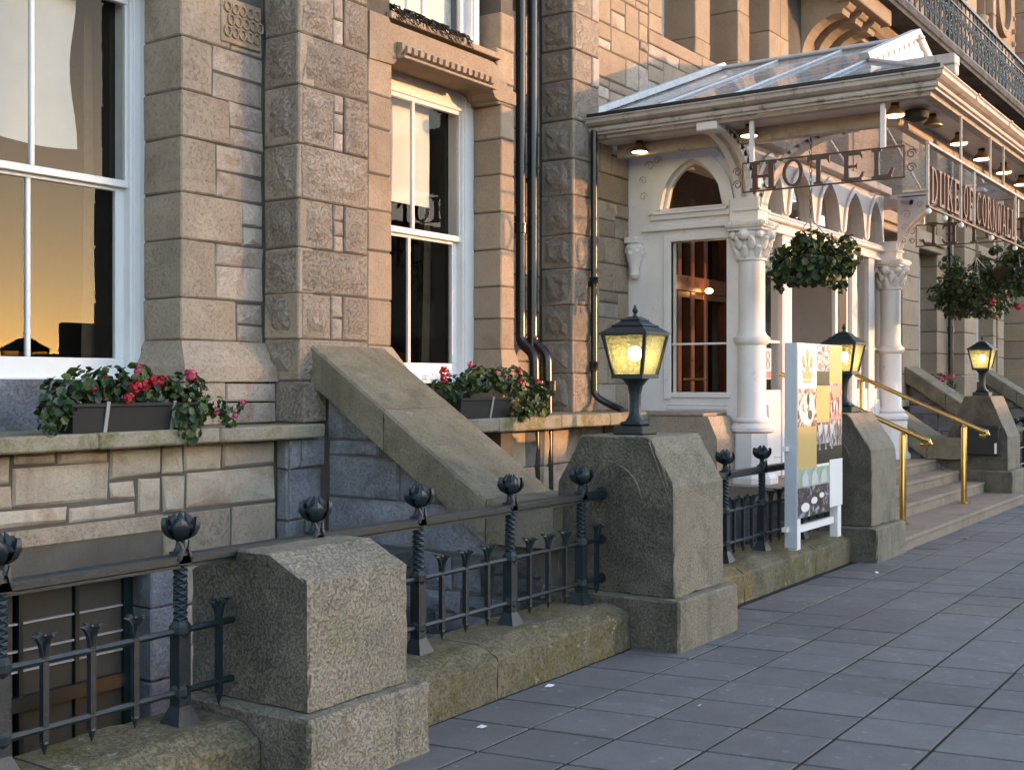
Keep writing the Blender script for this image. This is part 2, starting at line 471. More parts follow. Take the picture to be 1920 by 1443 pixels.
def leaf_mat(name, c1, c2):
    m, nt, bs, out = nodes(name)
    v = coords(nt)
    c = mixc(nt, ramp(nt, noise(nt, v, 9, 3), 0.35, 0.65), c1, c2)
    c = mixc(nt, 0.6, c, ramp_grey(nt, noise(nt, v, 45, 2), 0.3, 0.7, 0.5, 1.3), 'MULTIPLY')
    nt.links.new(c, bs.inputs["Base Color"])
    bs.inputs["Roughness"].default_value = 0.5
    tl = N(nt, "ShaderNodeBsdfTranslucent"); nt.links.new(c, tl.inputs[0])
    mx = N(nt, "ShaderNodeMixShader"); mx.inputs[0].default_value = 0.25
    nt.links.new(bs.outputs[0], mx.inputs[1]); nt.links.new(tl.outputs[0], mx.inputs[2])
    nt.links.new(mx.outputs[0], out.inputs[0])
    return m
M['leaf'] = leaf_mat('leaf_green', (0.022, 0.052, 0.018), (0.045, 0.09, 0.026))
M['leaf_light'] = leaf_mat('leaf_light_green', (0.06, 0.10, 0.025), (0.12, 0.16, 0.035))
M['leaf_dark'] = leaf_mat('leaf_dark_green', (0.015, 0.032, 0.014), (0.035, 0.062, 0.02))

def lampglass_mat():
    m, nt, bs, out = nodes('lantern_glass')
    v = coords(nt, False)
    vo = N(nt, "ShaderNodeTexVoronoi"); vo.inputs["Scale"].default_value = 38
    nt.links.new(v, vo.inputs["Vector"])
    c = mixc(nt, ramp(nt, vo.outputs["Distance"], 0.1, 0.6), (0.58, 0.55, 0.34), (0.47, 0.44, 0.27))
    nt.links.new(c, bs.inputs["Base Color"])
    bs.inputs["Roughness"].default_value = 0.18
    bp = N(nt, "ShaderNodeBump"); bp.inputs["Strength"].default_value = 0.9; bp.inputs["Distance"].default_value = 0.02
    nt.links.new(vo.outputs["Distance"], bp.inputs["Height"]); nt.links.new(bp.outputs[0], bs.inputs["Normal"])
    tl = N(nt, "ShaderNodeBsdfTranslucent"); nt.links.new(c, tl.inputs[0]); nt.links.new(bp.outputs[0], tl.inputs["Normal"])
    tr = N(nt, "ShaderNodeBsdfTransparent"); tr.inputs[0].default_value = (0.92, 0.88, 0.62, 1)
    m1 = N(nt, "ShaderNodeMixShader"); m1.inputs[0].default_value = 0.55
    nt.links.new(bs.outputs[0], m1.inputs[1]); nt.links.new(tl.outputs[0], m1.inputs[2])
    m2 = N(nt, "ShaderNodeMixShader"); m2.inputs[0].default_value = 0.45
    nt.links.new(m1.outputs[0], m2.inputs[1]); nt.links.new(tr.outputs[0], m2.inputs[2])
    nt.links.new(m2.outputs[0], out.inputs[0])
    return m
M['lampglass'] = lampglass_mat()
M['bulb'] = plain('lit_bulb', (1, 0.9, 0.6), 0.5, emit=(1.0, 0.80, 0.36), es=7)
M['spotface'] = plain('lit_spot_face', (1, 0.9, 0.7), 0.5, emit=(1.0, 0.76, 0.38), es=2.2)

# ================================================================== masonry helpers
def inset(poly, d):
    n = len(poly); a = 0
    for i in range(n):
        a += poly[i][0] * poly[(i + 1) % n][1] - poly[(i + 1) % n][0] * poly[i][1]
    if a < 0: poly = poly[::-1]
    out = []
    for i in range(n):
        p0, p1, p2 = Vector(poly[i - 1]), Vector(poly[i]), Vector(poly[(i + 1) % n])
        e1 = (p1 - p0); e2 = (p2 - p1)
        if e1.length < 1e-6 or e2.length < 1e-6: out.append(tuple(p1)); continue
        e1.normalize(); e2.normalize()
        n1 = Vector((-e1.y, e1.x)); n2 = Vector((-e2.y, e2.x))
        k = 1 + n1.dot(n2)
        q = p1 + (n1 + n2) * (d / max(0.25, k))
        out.append((q.x, q.y))
    return out

def on_y(Y): return lambda u, z, o: (u, Y - o, z)          # face looking to the street
def on_x(X): return lambda u, z, o: (X - o, u, z)          # face looking back along the street

def stone(parent, poly, mp, mat, depth=0.12, gap=0.006, ch=0.010, jit=0.004, bulge=0.004, rock=None, name='stone', rr=None):
    r = rr or rnd
    b = B()
    p0 = [(x + r.uniform(-jit, jit), z + r.uniform(-jit, jit)) for x, z in inset(poly, gap)]
    lift = r.uniform(-0.003, 0.004)
    n = len(p0)
    rings = [[mp(u, z, -depth) for u, z in p0], [mp(u, z, -ch + lift) for u, z in p0]]
    p1 = inset(p0, ch)
    rings.append([mp(u, z, lift + r.uniform(-jit, jit) * 0.6) for u, z in p1])
    vs = sum(rings, []); fs = [tuple(range(n))]
    for k in range(2):
        for i in range(n):
            fs.append((k * n + i, k * n + (i + 1) % n, (k + 1) * n + (i + 1) % n, (k + 1) * n + i))
    us = [p[0] for p in p1]; zs = [p[1] for p in p1]
    if rock and n == 4:
        mg = rock[0]; h = rock[1]
        u0, u1, z0, z1 = min(us) + mg, max(us) - mg, min(zs) + mg, max(zs) - mg
        nu = max(3, min(9, int((u1 - u0) / 0.06) + 1)); nz = max(3, min(6, int((z1 - z0) / 0.06) + 1))
        o = len(vs)
        for a in range(nu + 1):
            for c in range(nz + 1):
                edge = a in (0, nu) or c in (0, nz)
                hh = lift + (0.001 if edge else h * r.uniform(0.35, 1.0))
                ju = 0 if edge else r.uniform(-0.3, 0.3) * (u1 - u0) / nu
                jz = 0 if edge else r.uniform(-0.3, 0.3) * (z1 - z0) / nz
                if edge: ju, jz = r.uniform(-.006, .006), r.uniform(-.006, .006)
                vs.append(mp(u0 + (u1 - u0) * a / nu + ju, z0 + (z1 - z0) * c / nz + jz, hh))
        for a in range(nu):
            for c in range(nz):
                i = o + a * (nz + 1) + c
                fs.append((i, i + nz + 1, i + nz + 2, i + 1))
        fs.append(tuple(range(2 * n, 3 * n)))
    else:
        cu, cz = sum(us) / n, sum(zs) / n
        vs.append(mp(cu + r.uniform(-.02, .02), cz + r.uniform(-.02, .02), lift + bulge * r.uniform(0.3, 1.5)))
        for i in range(n): fs.append((2 * n + i, 2 * n + (i + 1) % n, 3 * n))
    b.add(vs, fs)
    return obj(name, b, mat, parent)

def rect(u0, u1, z0, z1): return [(u0, z0), (u1, z0), (u1, z1), (u0, z1)]

def block(parent, x0, x1, y0, y1, z0, z1, mat, c=0.010, j=0.004, g=0.005, name='stone'):
    """a corner stone: a real block with two faces in view"""
    return obj(name, B().cbox(x0, x1, y0, y1, z0 + g, z1 - g, c, j), mat, parent)

def rubble(parent, u0, u1, z0, z1, mp, mats, seed, hmin=0.17, hmax=0.34, wmin=0.22, wmax=0.62, split=0.35, clip=None, **kw):
    r = random.Random(seed)
    z = z0; n = 0
    while z < z1 - 0.02:
        h = r.uniform(hmin, hmax)
        if z1 - (z + h) < hmin * 0.6: h = z1 - z
        u = u0
        while u < u1 - 0.02:
            w = r.uniform(wmin, wmax)
            if u1 - (u + w) < wmin * 0.7: w = u1 - u
            cells = [rect(u, u + w, z, z + h)]
            if r.random() < split and h > 0.2:
                m = z + h * r.uniform(0.35, 0.65)
                cells = [rect(u, u + w, z, m), rect(u, u + w, m, z + h)]
            elif r.random() < 0.25 and w > 0.35:
                m = u + w * r.uniform(0.3, 0.7)
                cells = [rect(u, m, z, z + h), rect(m, u + w, z, z + h)]
            for c in cells:
                if clip:
                    c = clip(c)
                    if c is None: continue
                stone(parent, c, mp, r.choice(mats), rr=r, **kw); n += 1
            u += w
        z += h
    return n

def clip_poly(poly, a, b, c):
    """keep a*u+b*z<=c"""
    out = []
    n = len(poly)
    for i in range(n):
        p, q = poly[i], poly[(i + 1) % n]
        dp, dq = a * p[0] + b * p[1] - c, a * q[0] + b * q[1] - c
        if dp <= 0: out.append(p)
        if (dp < 0 < dq) or (dq < 0 < dp):
            t = dp / (dp - dq); out.append((p[0] + t * (q[0] - p[0]), p[1] + t * (q[1] - p[1])))
    if len(out) < 3: return None
    ar = abs(sum(out[i][0] * out[(i + 1) % len(out)][1] - out[(i + 1) % len(out)][0] * out[i][1] for i in range(len(out)))) / 2
    return out if ar > 0.006 else None

# ================================================================== ground, pavement, unseen blockers, far roofs
def structure(name, b, mat, **kw): return obj(name, b, mat, None, kind='structure', **kw)

g = B()
g.quad((-400, -400, -0.12), (600, -400, -0.12), (600, 3.9, -0.12), (-400, 3.9, -0.12))
g.quad((-400, 12.0, -0.12), (600, 12.0, -0.12), (600, 600, -0.12), (-400, 600, -0.12))
structure('ground', g, M['asphalt'])
g = B().box(-3, 60, 3.6, 12, -2.4, -2.2)
structure('basement_area_floor', g, M['asphalt'])
pav = structure('pavement', B().box(-6, 60, -0.6, 3.72, -0.11, -0.006), M['joint'])
PX, PY, SH = 0.415, 0.404, -0.18
def paver_mesh(k):
    b = B().cbox(0.0085, PX - 0.0085, 0.0085, PY - 0.0085, -0.05, 0.0, 0.0012, 0.0)
    b.xf(lambda p: (p[0] + SH * p[1], p[1], p[2] + (0.0012 * math.sin(k * 2 + p[0] * 9))))
    me = bpy.data.meshes.new('paver'); me.from_pydata(b.v, [], b.f); me.materials.append(M['paver'])
    bm = bmesh.new(); bm.from_mesh(me); bmesh.ops.recalc_face_normals(bm, faces=bm.faces); bm.to_mesh(me); bm.free()
    return me
pav_meshes = [paver_mesh(k) for k in range(4)]
prand = random.Random(3)
count = 0
cand = []
for j in range(-1, 7):
    for i in range(-6, 60):
        y = 0.61 + j * PY
        x = 4.795 + (y - 1.83) * SH + i * PX
        cy = y + PY / 2; cx = x + PX / 2
        cand.append((cx * 0.825 + cy * 0.565, cx * 0.565 - cy * 0.825, x, y))
fill = B()
for d, r, x, y in sorted(cand):
    vis = d > 0.5 and r / d < 0.46 and r / d > -0.5 and (1.6 / d) < 0.36
    if vis and count < 298:
        o = bpy.data.objects.new('paver', prand.choice(pav_meshes)); o.location = (x, y, prand.uniform(-0.002, 0.002))
        link(o, pav); count += 1
    else:
        b = B().box(x + 0.005, x + PX - 0.005, y + 0.005, y + PY - 0.005, -0.05, 0.0)
        fill.v, fill.f, fill.m = fill.v, fill.f, fill.m
        fill.add([(p[0] + SH * (p[1] - y), p[1], p[2]) for p in b.v], b.f)
obj('paving', fill, M['paver'], pav, kind='stuff')
structure('kerb', B().cbox(-6, 60, -0.78, -0.6, -0.12, 0.0, 0.02), M['step'])
# first two: unseen blockers added to keep evening sun off left bays and pavement
structure('light_blocker_far', B().box(-150, 134.6, -215, -200, -0.1, 29.5).box(60, 150, -58, -42, -0.1, 13), M['lime'])  # added masses: one blocks the sun, one darkens the second window's reflection
structure('light_blocker_low', B().cbox(18.1, 60, -12.4, -12.0, -0.1, 3.05, 0.05), M['lime'])
structure('far_roofs', B().box(60, 300, -290, -270, -1, 5.0).box(176, 184, -290, -272, 4, 7.0).box(196, 200, -290, -272, 4, 9.0).box(206, 214, -290, -272, 4, 6.5), M['slate'])

# ================================================================== the hotel
hotel = thing('hotel_building', (9.0, 6.7, 0.0), 'granite hotel building with sash windows and stone pilasters behind the railings', 'building')
mo = M['mortar']
def wallpart(name, *boxes, mat=None):
    b = B()
    for q in boxes: b.box(*q)
    return obj(name, b, mat or mo, hotel)

# ---- left bay: wall around the large window, basement below
w_left = wallpart('wall', (0, 3.63, 6.5, 7.0, -2.2, 9), (3.63, 5.40, 6.62, 7.0, 4.34, 9))
w_base = wallpart('wall', (5.0, 6.0, 6.135, 6.9, -2.2, 1.22), (0, 5.0, 6.135, 6.9, 0.40, 1.22), (0, 3.0, 6.135, 6.9, -2.2, 0.40), (3.0, 5.0, 6.135, 6.9, -2.2, -1.4))
my = on_y(6.12)
for (a, b2, z0, z1) in [(3.60, 3.95, 1.02, 1.19), (3.95, 4.238, 1.115, 1.19), (4.238, 4.597, 1.105, 1.19), (4.597, 4.991, 0.995, 1.19), (4.991, 5.168, 0.995, 1.19), (5.168, 5.496, 1.005, 1.19), (5.496, 5.99, 1.008, 1.19),
                        (3.95, 4.60, 0.872, 1.112), (3.60, 3.95, 0.872, 1.015), (4.60, 4.795, 0.866, 0.992), (4.795, 4.996, 0.757, 0.992), (4.996, 5.188, 0.757, 0.992), (5.188, 5.99, 0.757, 1.005), (3.60, 4.315, 0.757, 0.872), (4.315, 4.795, 0.757, 0.866),
                        (2.9, 3.60, 0.87, 1.19), (2.9, 3.60, 0.757, 0.87)]:
    stone(w_base, rect(a, b2, z0, z1), my, M['lime_pale'], jit=0.010, bulge=0.016, ch=0.014, gap=0.009)
# basement window head and jambs
hd = B().prism('x', [(6.12, 0.750), (6.12, 0.655), (6.22, 0.575), (6.22, 0.47), (6.5, 0.47), (6.5, 0.750)], 2.6, 5.0)
obj('basement_lintel', hd, M['granite'], w_base)
for (a, b2, z0, z1, m) in [(5.0, 5.575, 0.44, 0.750, 'granite'), (5.575, 5.99, 0.44, 0.750, 'granite'), (5.14, 5.46, 0.14, 0.44, 'lime_pale'), (5.14, 5.46, -0.12, 0.14, 'lime_pale'), (5.46, 5.99, 0.0, 0.44, 'lime_pale'), (5.46, 5.99, -0.45, 0.0, 'slate'), (5.14, 5.46, -0.5, -0.12, 'lime_pale'), (5.14, 5.99, -1.0, -0.5, 'slate')]:
    stone(w_base, rect(a, b2, z0, z1), my, M[m], jit=0.006, bulge=0.006)
for (z0, z1) in [(0.16, 0.47), (-0.3, 0.16), (-0.85, -0.3), (-1.4, -0.85)]:
    block(w_base, 4.905, 5.14, 6.12, 6.5, z0, z1, M['slate'])
# basement window
bw = obj('basement_window', B().box(2.9, 4.905, 6.30, 6.38, 0.36, 0.47).box(4.84, 4.905, 6.30, 6.38, -1.4, 0.36).box(2.9, 4.84, 6.285, 6.37, -0.33, -0.245).box(2.9, 4.84, 6.30, 6.38, -1.4, -1.3), M['dgreen'], hotel)
for x in (3.30, 3.72, 4.12, 4.50):
    obj('glazing_bar', B().box(x - 0.014, x + 0.014, 6.305, 6.35, -1.3, -0.33).box(x - 0.014, x + 0.014, 6.305, 6.35, -0.245, 0.36), M['dgreen'], bw)
    obj('pane', B().box(x + 0.014, x + 0.36, 6.33, 6.335, -1.3, -0.33), M['frost'], bw)
    obj('pane', B().box(x + 0.014, x + 0.36, 6.33, 6.335, -0.245, 0.36), M['frost'], bw)
for z in (0.18, 0.02, -0.10, -0.62, -0.9):
    obj('glazing_bar', B().box(2.9, 4.84, 6.315, 6.345, z - 0.006, z + 0.006), M['strap'], bw)

# sill slab of the left window and the recessed panel under the window
sl = wallpart('window_sill', (2.4, 6.24, 5.92, 6.85, 1.205, 1.29), mat=M['sill'])
for (a, b2) in [(2.4, 3.72), (3.72, 4.36), (4.36, 5.28), (5.28, 6.26)]:
    block(sl, a, b2, 5.90, 6.86, 1.20, 1.296, M['sill'], c=0.012, j=0.003, g=0.0)
obj('panel', B().cbox(3.6, 5.40, 6.74, 6.9, 1.29, 1.612, 0.006), M['slate'], w_left)

# ---- pilaster 1 (smooth quoins with rubble beside)
p1 = wallpart('pilaster', (5.392, 6.15, 6.415, 7.0, 1.29, 9))
Z1 = [1.876, 2.165, 2.564, 2.883, 3.26, 3.578, 3.94, 4.30, 4.7]
QR = [5.875, 5.685, 5.93, 5.685, 5.81, 5.655, 5.815, 5.70]
for i in range(8):
    block(p1, 5.38, QR[i], 6.40, 6.80, Z1[i], Z1[i + 1], M['granite'])
    z0, z1 = Z1[i], Z1[i + 1]
    m = z0 + (z1 - z0) * (0.42, 0.62, 0.45, 0.5, 0.44, 0.5, 0.55, 0.5)[i]
    xr = 6.139
    if i == 6:
        stone(p1, rect(QR[i], xr, z0, z1), on_y(6.408), M['lime'], jit=0.008, bulge=0.012)
    elif i == 7:
        continue
    else:
        stone(p1, rect(QR[i], xr, z0, m), on_y(6.408), M['lime'], jit=0.008, bulge=0.014)
        stone(p1, rect(QR[i], xr, m, z1), on_y(6.408), M['lime'], jit=0.008, bulge=0.014)
# carved air vent high on the pilaster
vt = obj('air_vent', B().cbox(5.72, 6.10, 6.385, 6.46, 3.98, 4.30, 0.008), M['granite_warm'], p1)
for i in range(5):
    for k in range(3):
        cx, cz = 5.775 + i * 0.068 + (k % 2) * 0.03, 4.06 + k * 0.085
        obj('vent_ring', B().tube([(cx + 0.03 * math.cos(t), 6.378, cz + 0.036 * math.sin(t)) for t in [2 * math.pi * q / 8 for q in range(9)]], 0.009, 5), M['granite_warm'], vt)
# flared base of the pilaster and the courses under it
b = B().add([(5.38, 6.40, 1.876), (6.15, 6.40, 1.876), (6.15, 6.85, 1.876), (5.38, 6.85, 1.876),
             (5.30, 6.27, 1.70), (6.15, 6.27, 1.70), (6.15, 6.85, 1.70), (5.30, 6.85, 1.70),
             (5.285, 6.26, 1.595), (6.15, 6.26, 1.595), (6.15, 6.85, 1.595), (5.285, 6.85, 1.595)],
            [(0, 1, 2, 3), (0, 4, 5, 1), (1, 5, 6, 2), (2, 6, 7, 3), (3, 7, 4, 0), (4, 8, 9, 5), (5, 9, 10, 6), (6, 10, 11, 7), (7, 11, 8, 4), (8, 9, 10, 11)])
obj('flared_base', b, M['granite'], p1)
block(p1, 5.29, 5.66, 6.27, 6.8, 1.296, 1.592, M['granite'])
for q in [(5.66, 6.14, 1.45, 1.592), (5.66, 6.14, 1.296, 1.45)]:
    stone(p1, rect(*q), on_y(6.27), M['lime'], jit=0.006, bulge=0.01)

# ---- pilaster 2 (rock-faced blocks with drafted margins, snecks between)
p2 = wallpart('pilaster', (6.152, 7.15, 6.064, 7.0, 0.9, 9), (6.0, 6.4, 6.02, 7.0, -2.2, 1.2), (6.4, 7.0, 6.064, 7.0, -2.2, 0.9))
Z2 = [1.60, 1.90, 2.229, 2.554, 2.904, 3.295, 3.717, 4.09, 4.45, 4.85]
rk = (0.042, 0.030)
for i in range(9):
    z0, z1 = Z2[i], Z2[i + 1]
    block(p2, 6.14, 6.30, 6.05, 6.40, z0, z1, M['granite'], g=0.004)
    stone(p2, rect(6.06, 6.40, z0, z1), on_x(6.137), M['granite_rock'], depth=0.02, rock=(0.05, 0.03))
    mp = on_y(6.047)
    if i % 2 == 1:
        c0, c1 = (6.47, 6.60) if i == 1 else (6.50, 6.61)
        stone(p2, rect(6.16, c0, z0, z1), mp, M['granite_rock'], depth=0.1, rock=rk)
        stone(p2, rect(c1, 6.885, z0, z1), mp, M['granite_rock'], depth=0.1, rock=rk)
        k = 2 if i in (1, 7) else 3
        for q in range(k):
            a, b2 = z0 + (z1 - z0) * q / k, z0 + (z1 - z0) * (q + 1) / k
            stone(p2, rect(c0, c1, a, b2), mp, M['lime'], depth=0.1, jit=0.006, bulge=0.01)
    else:
        stone(p2, rect(6.16, 6.885, z0, z1), mp, M['granite_rock'], depth=0.1, rock=rk)
# quoins beside the window
ZQ = [1.866, 2.227, 2.60, 2.915, 3.19, 3.551, 3.805, 4.083]
for i in range(7):
    block(p2, 6.885, 7.163, 6.052, 6.40, ZQ[i], ZQ[i + 1], M['granite_warm'])
b = B().add([(6.885, 6.052, 1.866), (7.163, 6.052, 1.866), (7.163, 6.42, 1.866), (6.885, 6.42, 1.866),
             (6.885, 5.95, 1.62), (7.33, 5.95, 1.62), (7.33, 6.42, 1.62), (6.885, 6.42, 1.62),
             (6.885, 5.95, 1.28), (7.33, 5.95, 1.28), (7.33, 6.42, 1.28), (6.885, 6.42, 1.28)],
            [(0, 1, 2, 3), (0, 4, 5, 1), (1, 5, 6, 2), (2, 6, 7, 3), (3, 7, 4, 0), (4, 8, 9, 5), (5, 9, 10, 6), (6, 10, 11, 7), (7, 11, 8, 4), (8, 9, 10, 11)])
obj('flared_base', b, M['granite_warm'], p2)
# foot of pilaster 2 beside the sill
for (z0, z1) in [(1.30, 1.60)]:
    block(p2, 6.14, 6.37, 6.0, 6.36, z0, z1, M['granite_rock'])
for (a, b2, z0, z1) in [(6.0, 6.12, 0.98, 1.2), (6.12, 6.36, 0.98, 1.2), (6.0, 6.32, 0.62, 0.98), (6.0, 6.16, 0.3, 0.62), (6.16, 6.37, 0.3, 0.62), (6.0, 6.37, -0.1, 0.3), (6.0, 6.37, -0.6, -0.1)]:
    stone(p2, rect(a, b2, z0, z1), on_y(6.0), M['slate'], jit=0.006, bulge=0.012)
for (z0, z1) in [(0.98, 1.2), (0.62, 0.98), (0.3, 0.62), (-0.1, 0.3)]:
    stone(p2, rect(6.01, 6.12, z0, z1), on_x(5.985), M['slate'], depth=0.02)

# ---- bay with the second window
w_bay = wallpart('wall', (7.15, 8.67, 6.46, 7.0, -2.2, 1.62), (7.15, 8.67, 6.22, 7.0, 4.17, 4.48), (8.672, 8.856, 6.064, 7.0, -2.2, 9))
ZR = [1.879, 2.154, 2.442, 2.769, 3.105, 3.436, 3.753, 4.051, 4.25, 4.55, 4.88]
for i in range(10):
    if 4.0 < ZR[i] < 4.4:
        block(w_bay, 8.60, 8.868, 6.056, 6.44, ZR[i], ZR[i + 1], M['granite_warm'])
    else:
        block(w_bay, 8.658, 8.868, 6.052, 6.44, ZR[i], ZR[i + 1], M['granite_warm'])
b = B().add([(8.658, 6.052, 1.879), (8.868, 6.052, 1.879), (8.868, 6.5, 1.879), (8.658, 6.5, 1.879),
             (8.64, 6.02, 1.62), (8.98, 6.02, 1.62), (8.98, 6.5, 1.62), (8.64, 6.5, 1.62),
             (8.64, 6.02, 1.28), (8.98, 6.02, 1.28), (8.98, 6.5, 1.28), (8.64, 6.5, 1.28)],
            [(0, 1, 2, 3), (0, 4, 5, 1), (1, 5, 6, 2), (2, 6, 7, 3), (3, 7, 4, 0), (4, 8, 9, 5), (5, 9, 10, 6), (6, 10, 11, 7), (7, 11, 8, 4), (8, 9, 10, 11)])
obj('flared_base', b, M['granite_warm'], w_bay)
# carved lintel: shoulders, soffit, billet moulding
lin = [(6.885, 4.43), (7.10, 4.43), (7.13, 4.395), (8.43, 4.395), (8.52, 4.39), (8.60, 4.36), (8.66, 4.30), (8.74, 4.22), (8.868, 4.19), (8.868, 4.08), (8.60, 4.075), (8.545, 4.09), (8.515, 4.13), (8.48, 4.155), (7.25, 4.155), (7.215, 4.14), (7.19, 4.10), (7.15, 4.075), (6.885, 4.065)]
lt = B()
n = len(lin)
fr = [(x, 6.035, z) for x, z in lin]; bk = [(x, 6.42, z) for x, z in lin]
lt.add(fr + bk, [tuple(range(n)), tuple(range(2 * n - 1, n - 1, -1))] + [(i, (i + 1) % n, n + (i + 1) % n, n + i) for i in range(n)])
lint = obj('lintel', lt, M['granite_warm'], w_bay)
obj('hood_moulding', B().prism('x', [(6.04, 4.262), (5.985, 4.25), (5.975, 4.24), (5.975, 4.20), (6.04, 4.13)], 7.20, 8.46), M['granite_warm'], lint)
for i in range(15):
    x = 7.24 + i * 0.081
    obj('billet', B().prism('x', [(5.982, 4.236), (5.952, 4.222), (5.958, 4.175), (5.995, 4.165)], x, x + 0.046), M['granite_warm'], lint)
obj('hood_edge', B().cbox(7.20, 8.46, 5.955, 6.04, 4.128, 4.150, 0.004), M['granite_warm'], lint)

# first-floor window sill with dead plant above the lintel
obj('upper_sill', B().cbox(7.12, 8.62, 6.02, 6.5, 4.432, 4.485, 0.006), M['granite_warm'], w_bay)

# ---- recess behind the downpipes
w_rec = wallpart('wall', (8.856, 10.30, 6.712, 7.1, -2.2, 9))
rubble(w_rec, 9.72, 10.285, 1.15, 5.3, on_y(6.70), [M['lime'], M['lime'], M['slate']], 5, 0.22, 0.42, 0.24, 0.5, split=0.2, jit=0.006, bulge=0.01)
# ---- sill under the second window, wall under it
s2 = wallpart('window_sill', (7.08, 11.0, 5.85, 6.7, 1.17, 1.28), mat=M['sill'])
for (a, b2) in [(7.06, 8.3), (8.3, 9.3), (9.3, 10.2), (10.2, 11.02)]:
    block(s2, a, b2, 5.82, 6.72, 1.165, 1.286, M['sill'], c=0.012, g=0.0)
w_u2 = wallpart('wall', (6.99, 11.6, 6.37, 6.7, -2.2, 1.16))
rubble(w_u2, 7.9, 11.0, 0.2, 1.15, on_y(6.36), [M['lime_pale'], M['lime'], M['slate']], 11, 0.2, 0.36, 0.25, 0.6, split=0.3, jit=0.01, bulge=0.014)
rubble(w_u2, 7.9, 11.0, -1.0, 0.2, on_y(6.36), [M['slate']], 12, 0.3, 0.45, 0.5, 0.9, split=0.2)

# ---- pilaster 3
p3 = wallpart('pilaster', (10.302, 10.80, 6.314, 7.1, 1.28, 9))
Z3 = [1.28, 1.676, 2.005, 2.372, 2.744, 3.09, 3.489, 3.856, 4.25, 4.655, 4.968, 5.341, 5.75, 6.1]
for i in range(13):
    z0, z1 = Z3[i], Z3[i + 1]
    w = 10.66 if i % 2 else 10.80
    block(p3, 10.29, 10.38, 6.30, 6.69, z0, z1, M['granite'], g=0.004)
    stone(p3, rect(6.31, 6.69, z0, z1), on_x(10.287), M['granite_rock'], depth=0.02, rock=(0.04, 0.035))
    stone(p3, rect(10.305, w, z0, z1), on_y(6.297), M['granite_rock'], depth=0.08, rock=(0.035, 0.02))
    if i % 2:
        stone(p3, rect(w, 10.81, z0, z1), on_y(6.297), M['lime'], depth=0.08, bulge=0.008)

# ---- wall right of pilaster 3, below and above the canopy
w_r = wallpart('wall', (10.80, 12.60, 6.392, 7.1, -2.2, 5.58), (12.6, 15.3, 6.392, 7.1, 3.6, 5.58), (15.3, 17.1, 6.392, 7.1, -2.2, 5.58), (10.80, 12.36, 6.392, 7.1, 5.58, 9),
               (13.28, 13.66, 6.392, 7.1, 5.58, 9), (14.55, 14.88, 6.392, 7.1, 5.58, 9), (15.62, 17.1, 6.392, 7.1, 5.58, 9))
rubble(w_r, 10.81, 11.60, 1.28, 4.2, on_y(6.38), [M['lime'], M['granite'], M['granite']], 21, 0.26, 0.42, 0.26, 0.6, split=0.25, jit=0.006, bulge=0.008)
rubble(w_r, 10.81, 12.05, 4.2, 6.4, on_y(6.38), [M['lime'], M['granite_warm'], M['granite_warm']], 22, 0.2, 0.42, 0.24, 0.75, split=0.3, jit=0.007, bulge=0.009)
rubble(w_r, 12.05, 14.3, 4.3, 5.45, on_y(6.38), [M['lime'], M['granite_warm'], M['granite_warm']], 23, 0.22, 0.4, 0.3, 0.8, split=0.25, jit=0.006, bulge=0.008)
# upper windows: sill, jambs and mullions
for (a, b2) in [(12.05, 13.45), (13.45, 14.7), (14.7, 15.9)]:
    block(w_r, a, b2, 6.37, 6.95, 5.45, 5.605, M['granite_warm'], g=0.002)
for (a, b2) in [(12.05, 12.38), (13.26, 13.68), (14.53, 14.90), (15.60, 16.0), (16.0, 16.3)]:
    for (z0, z1) in [(5.605, 5.80), (5.80, 6.45), (6.45, 7.1)]:
        block(w_r, a, b2, 6.372, 6.92, z0, z1, M['granite_warm'], g=0.003)
for (a, b2, z) in [(16.0, 16.32, 4.9), (16.0, 16.32, 5.25), (15.3, 16.0, 5.0)]:
    stone(w_r, rect(a, b2, z, z + 0.34), on_y(6.38), M['granite_warm'])

# ================================================================== windows
def wavy_sheet(x0, x1, y, z0, z1, nx=14, nz=8, amp=0.02, lo=None, seed=1, axis='y', rag=0.0):
    r = random.Random(seed); b = B(); vs = []
    ph = [r.uniform(0, 6) for _ in range(4)]
    for i in range(nx + 1):
        for k in range(nz + 1):
            u, w = i / nx, k / nz
            zb = z0 + (lo(u) if lo else 0)
            x = x0 + (x1 - x0) * u + (rag * math.sin(7 * w + ph[0]) * u)
            z = zb + (z1 - zb) * w
            yy = y + amp * (math.sin(9 * u + ph[0] + 2 * w) + 0.6 * math.sin(17 * u - 3 * w + ph[1]) + 0.5 * math.sin(6 * w + ph[2]))
            vs.append((x, yy, z))
    fs = [(i * (nz + 1) + k, (i + 1) * (nz + 1) + k, (i + 1) * (nz + 1) + k + 1, i * (nz + 1) + k + 1) for i in range(nx) for k in range(nz)]
    return b.add(vs, fs)

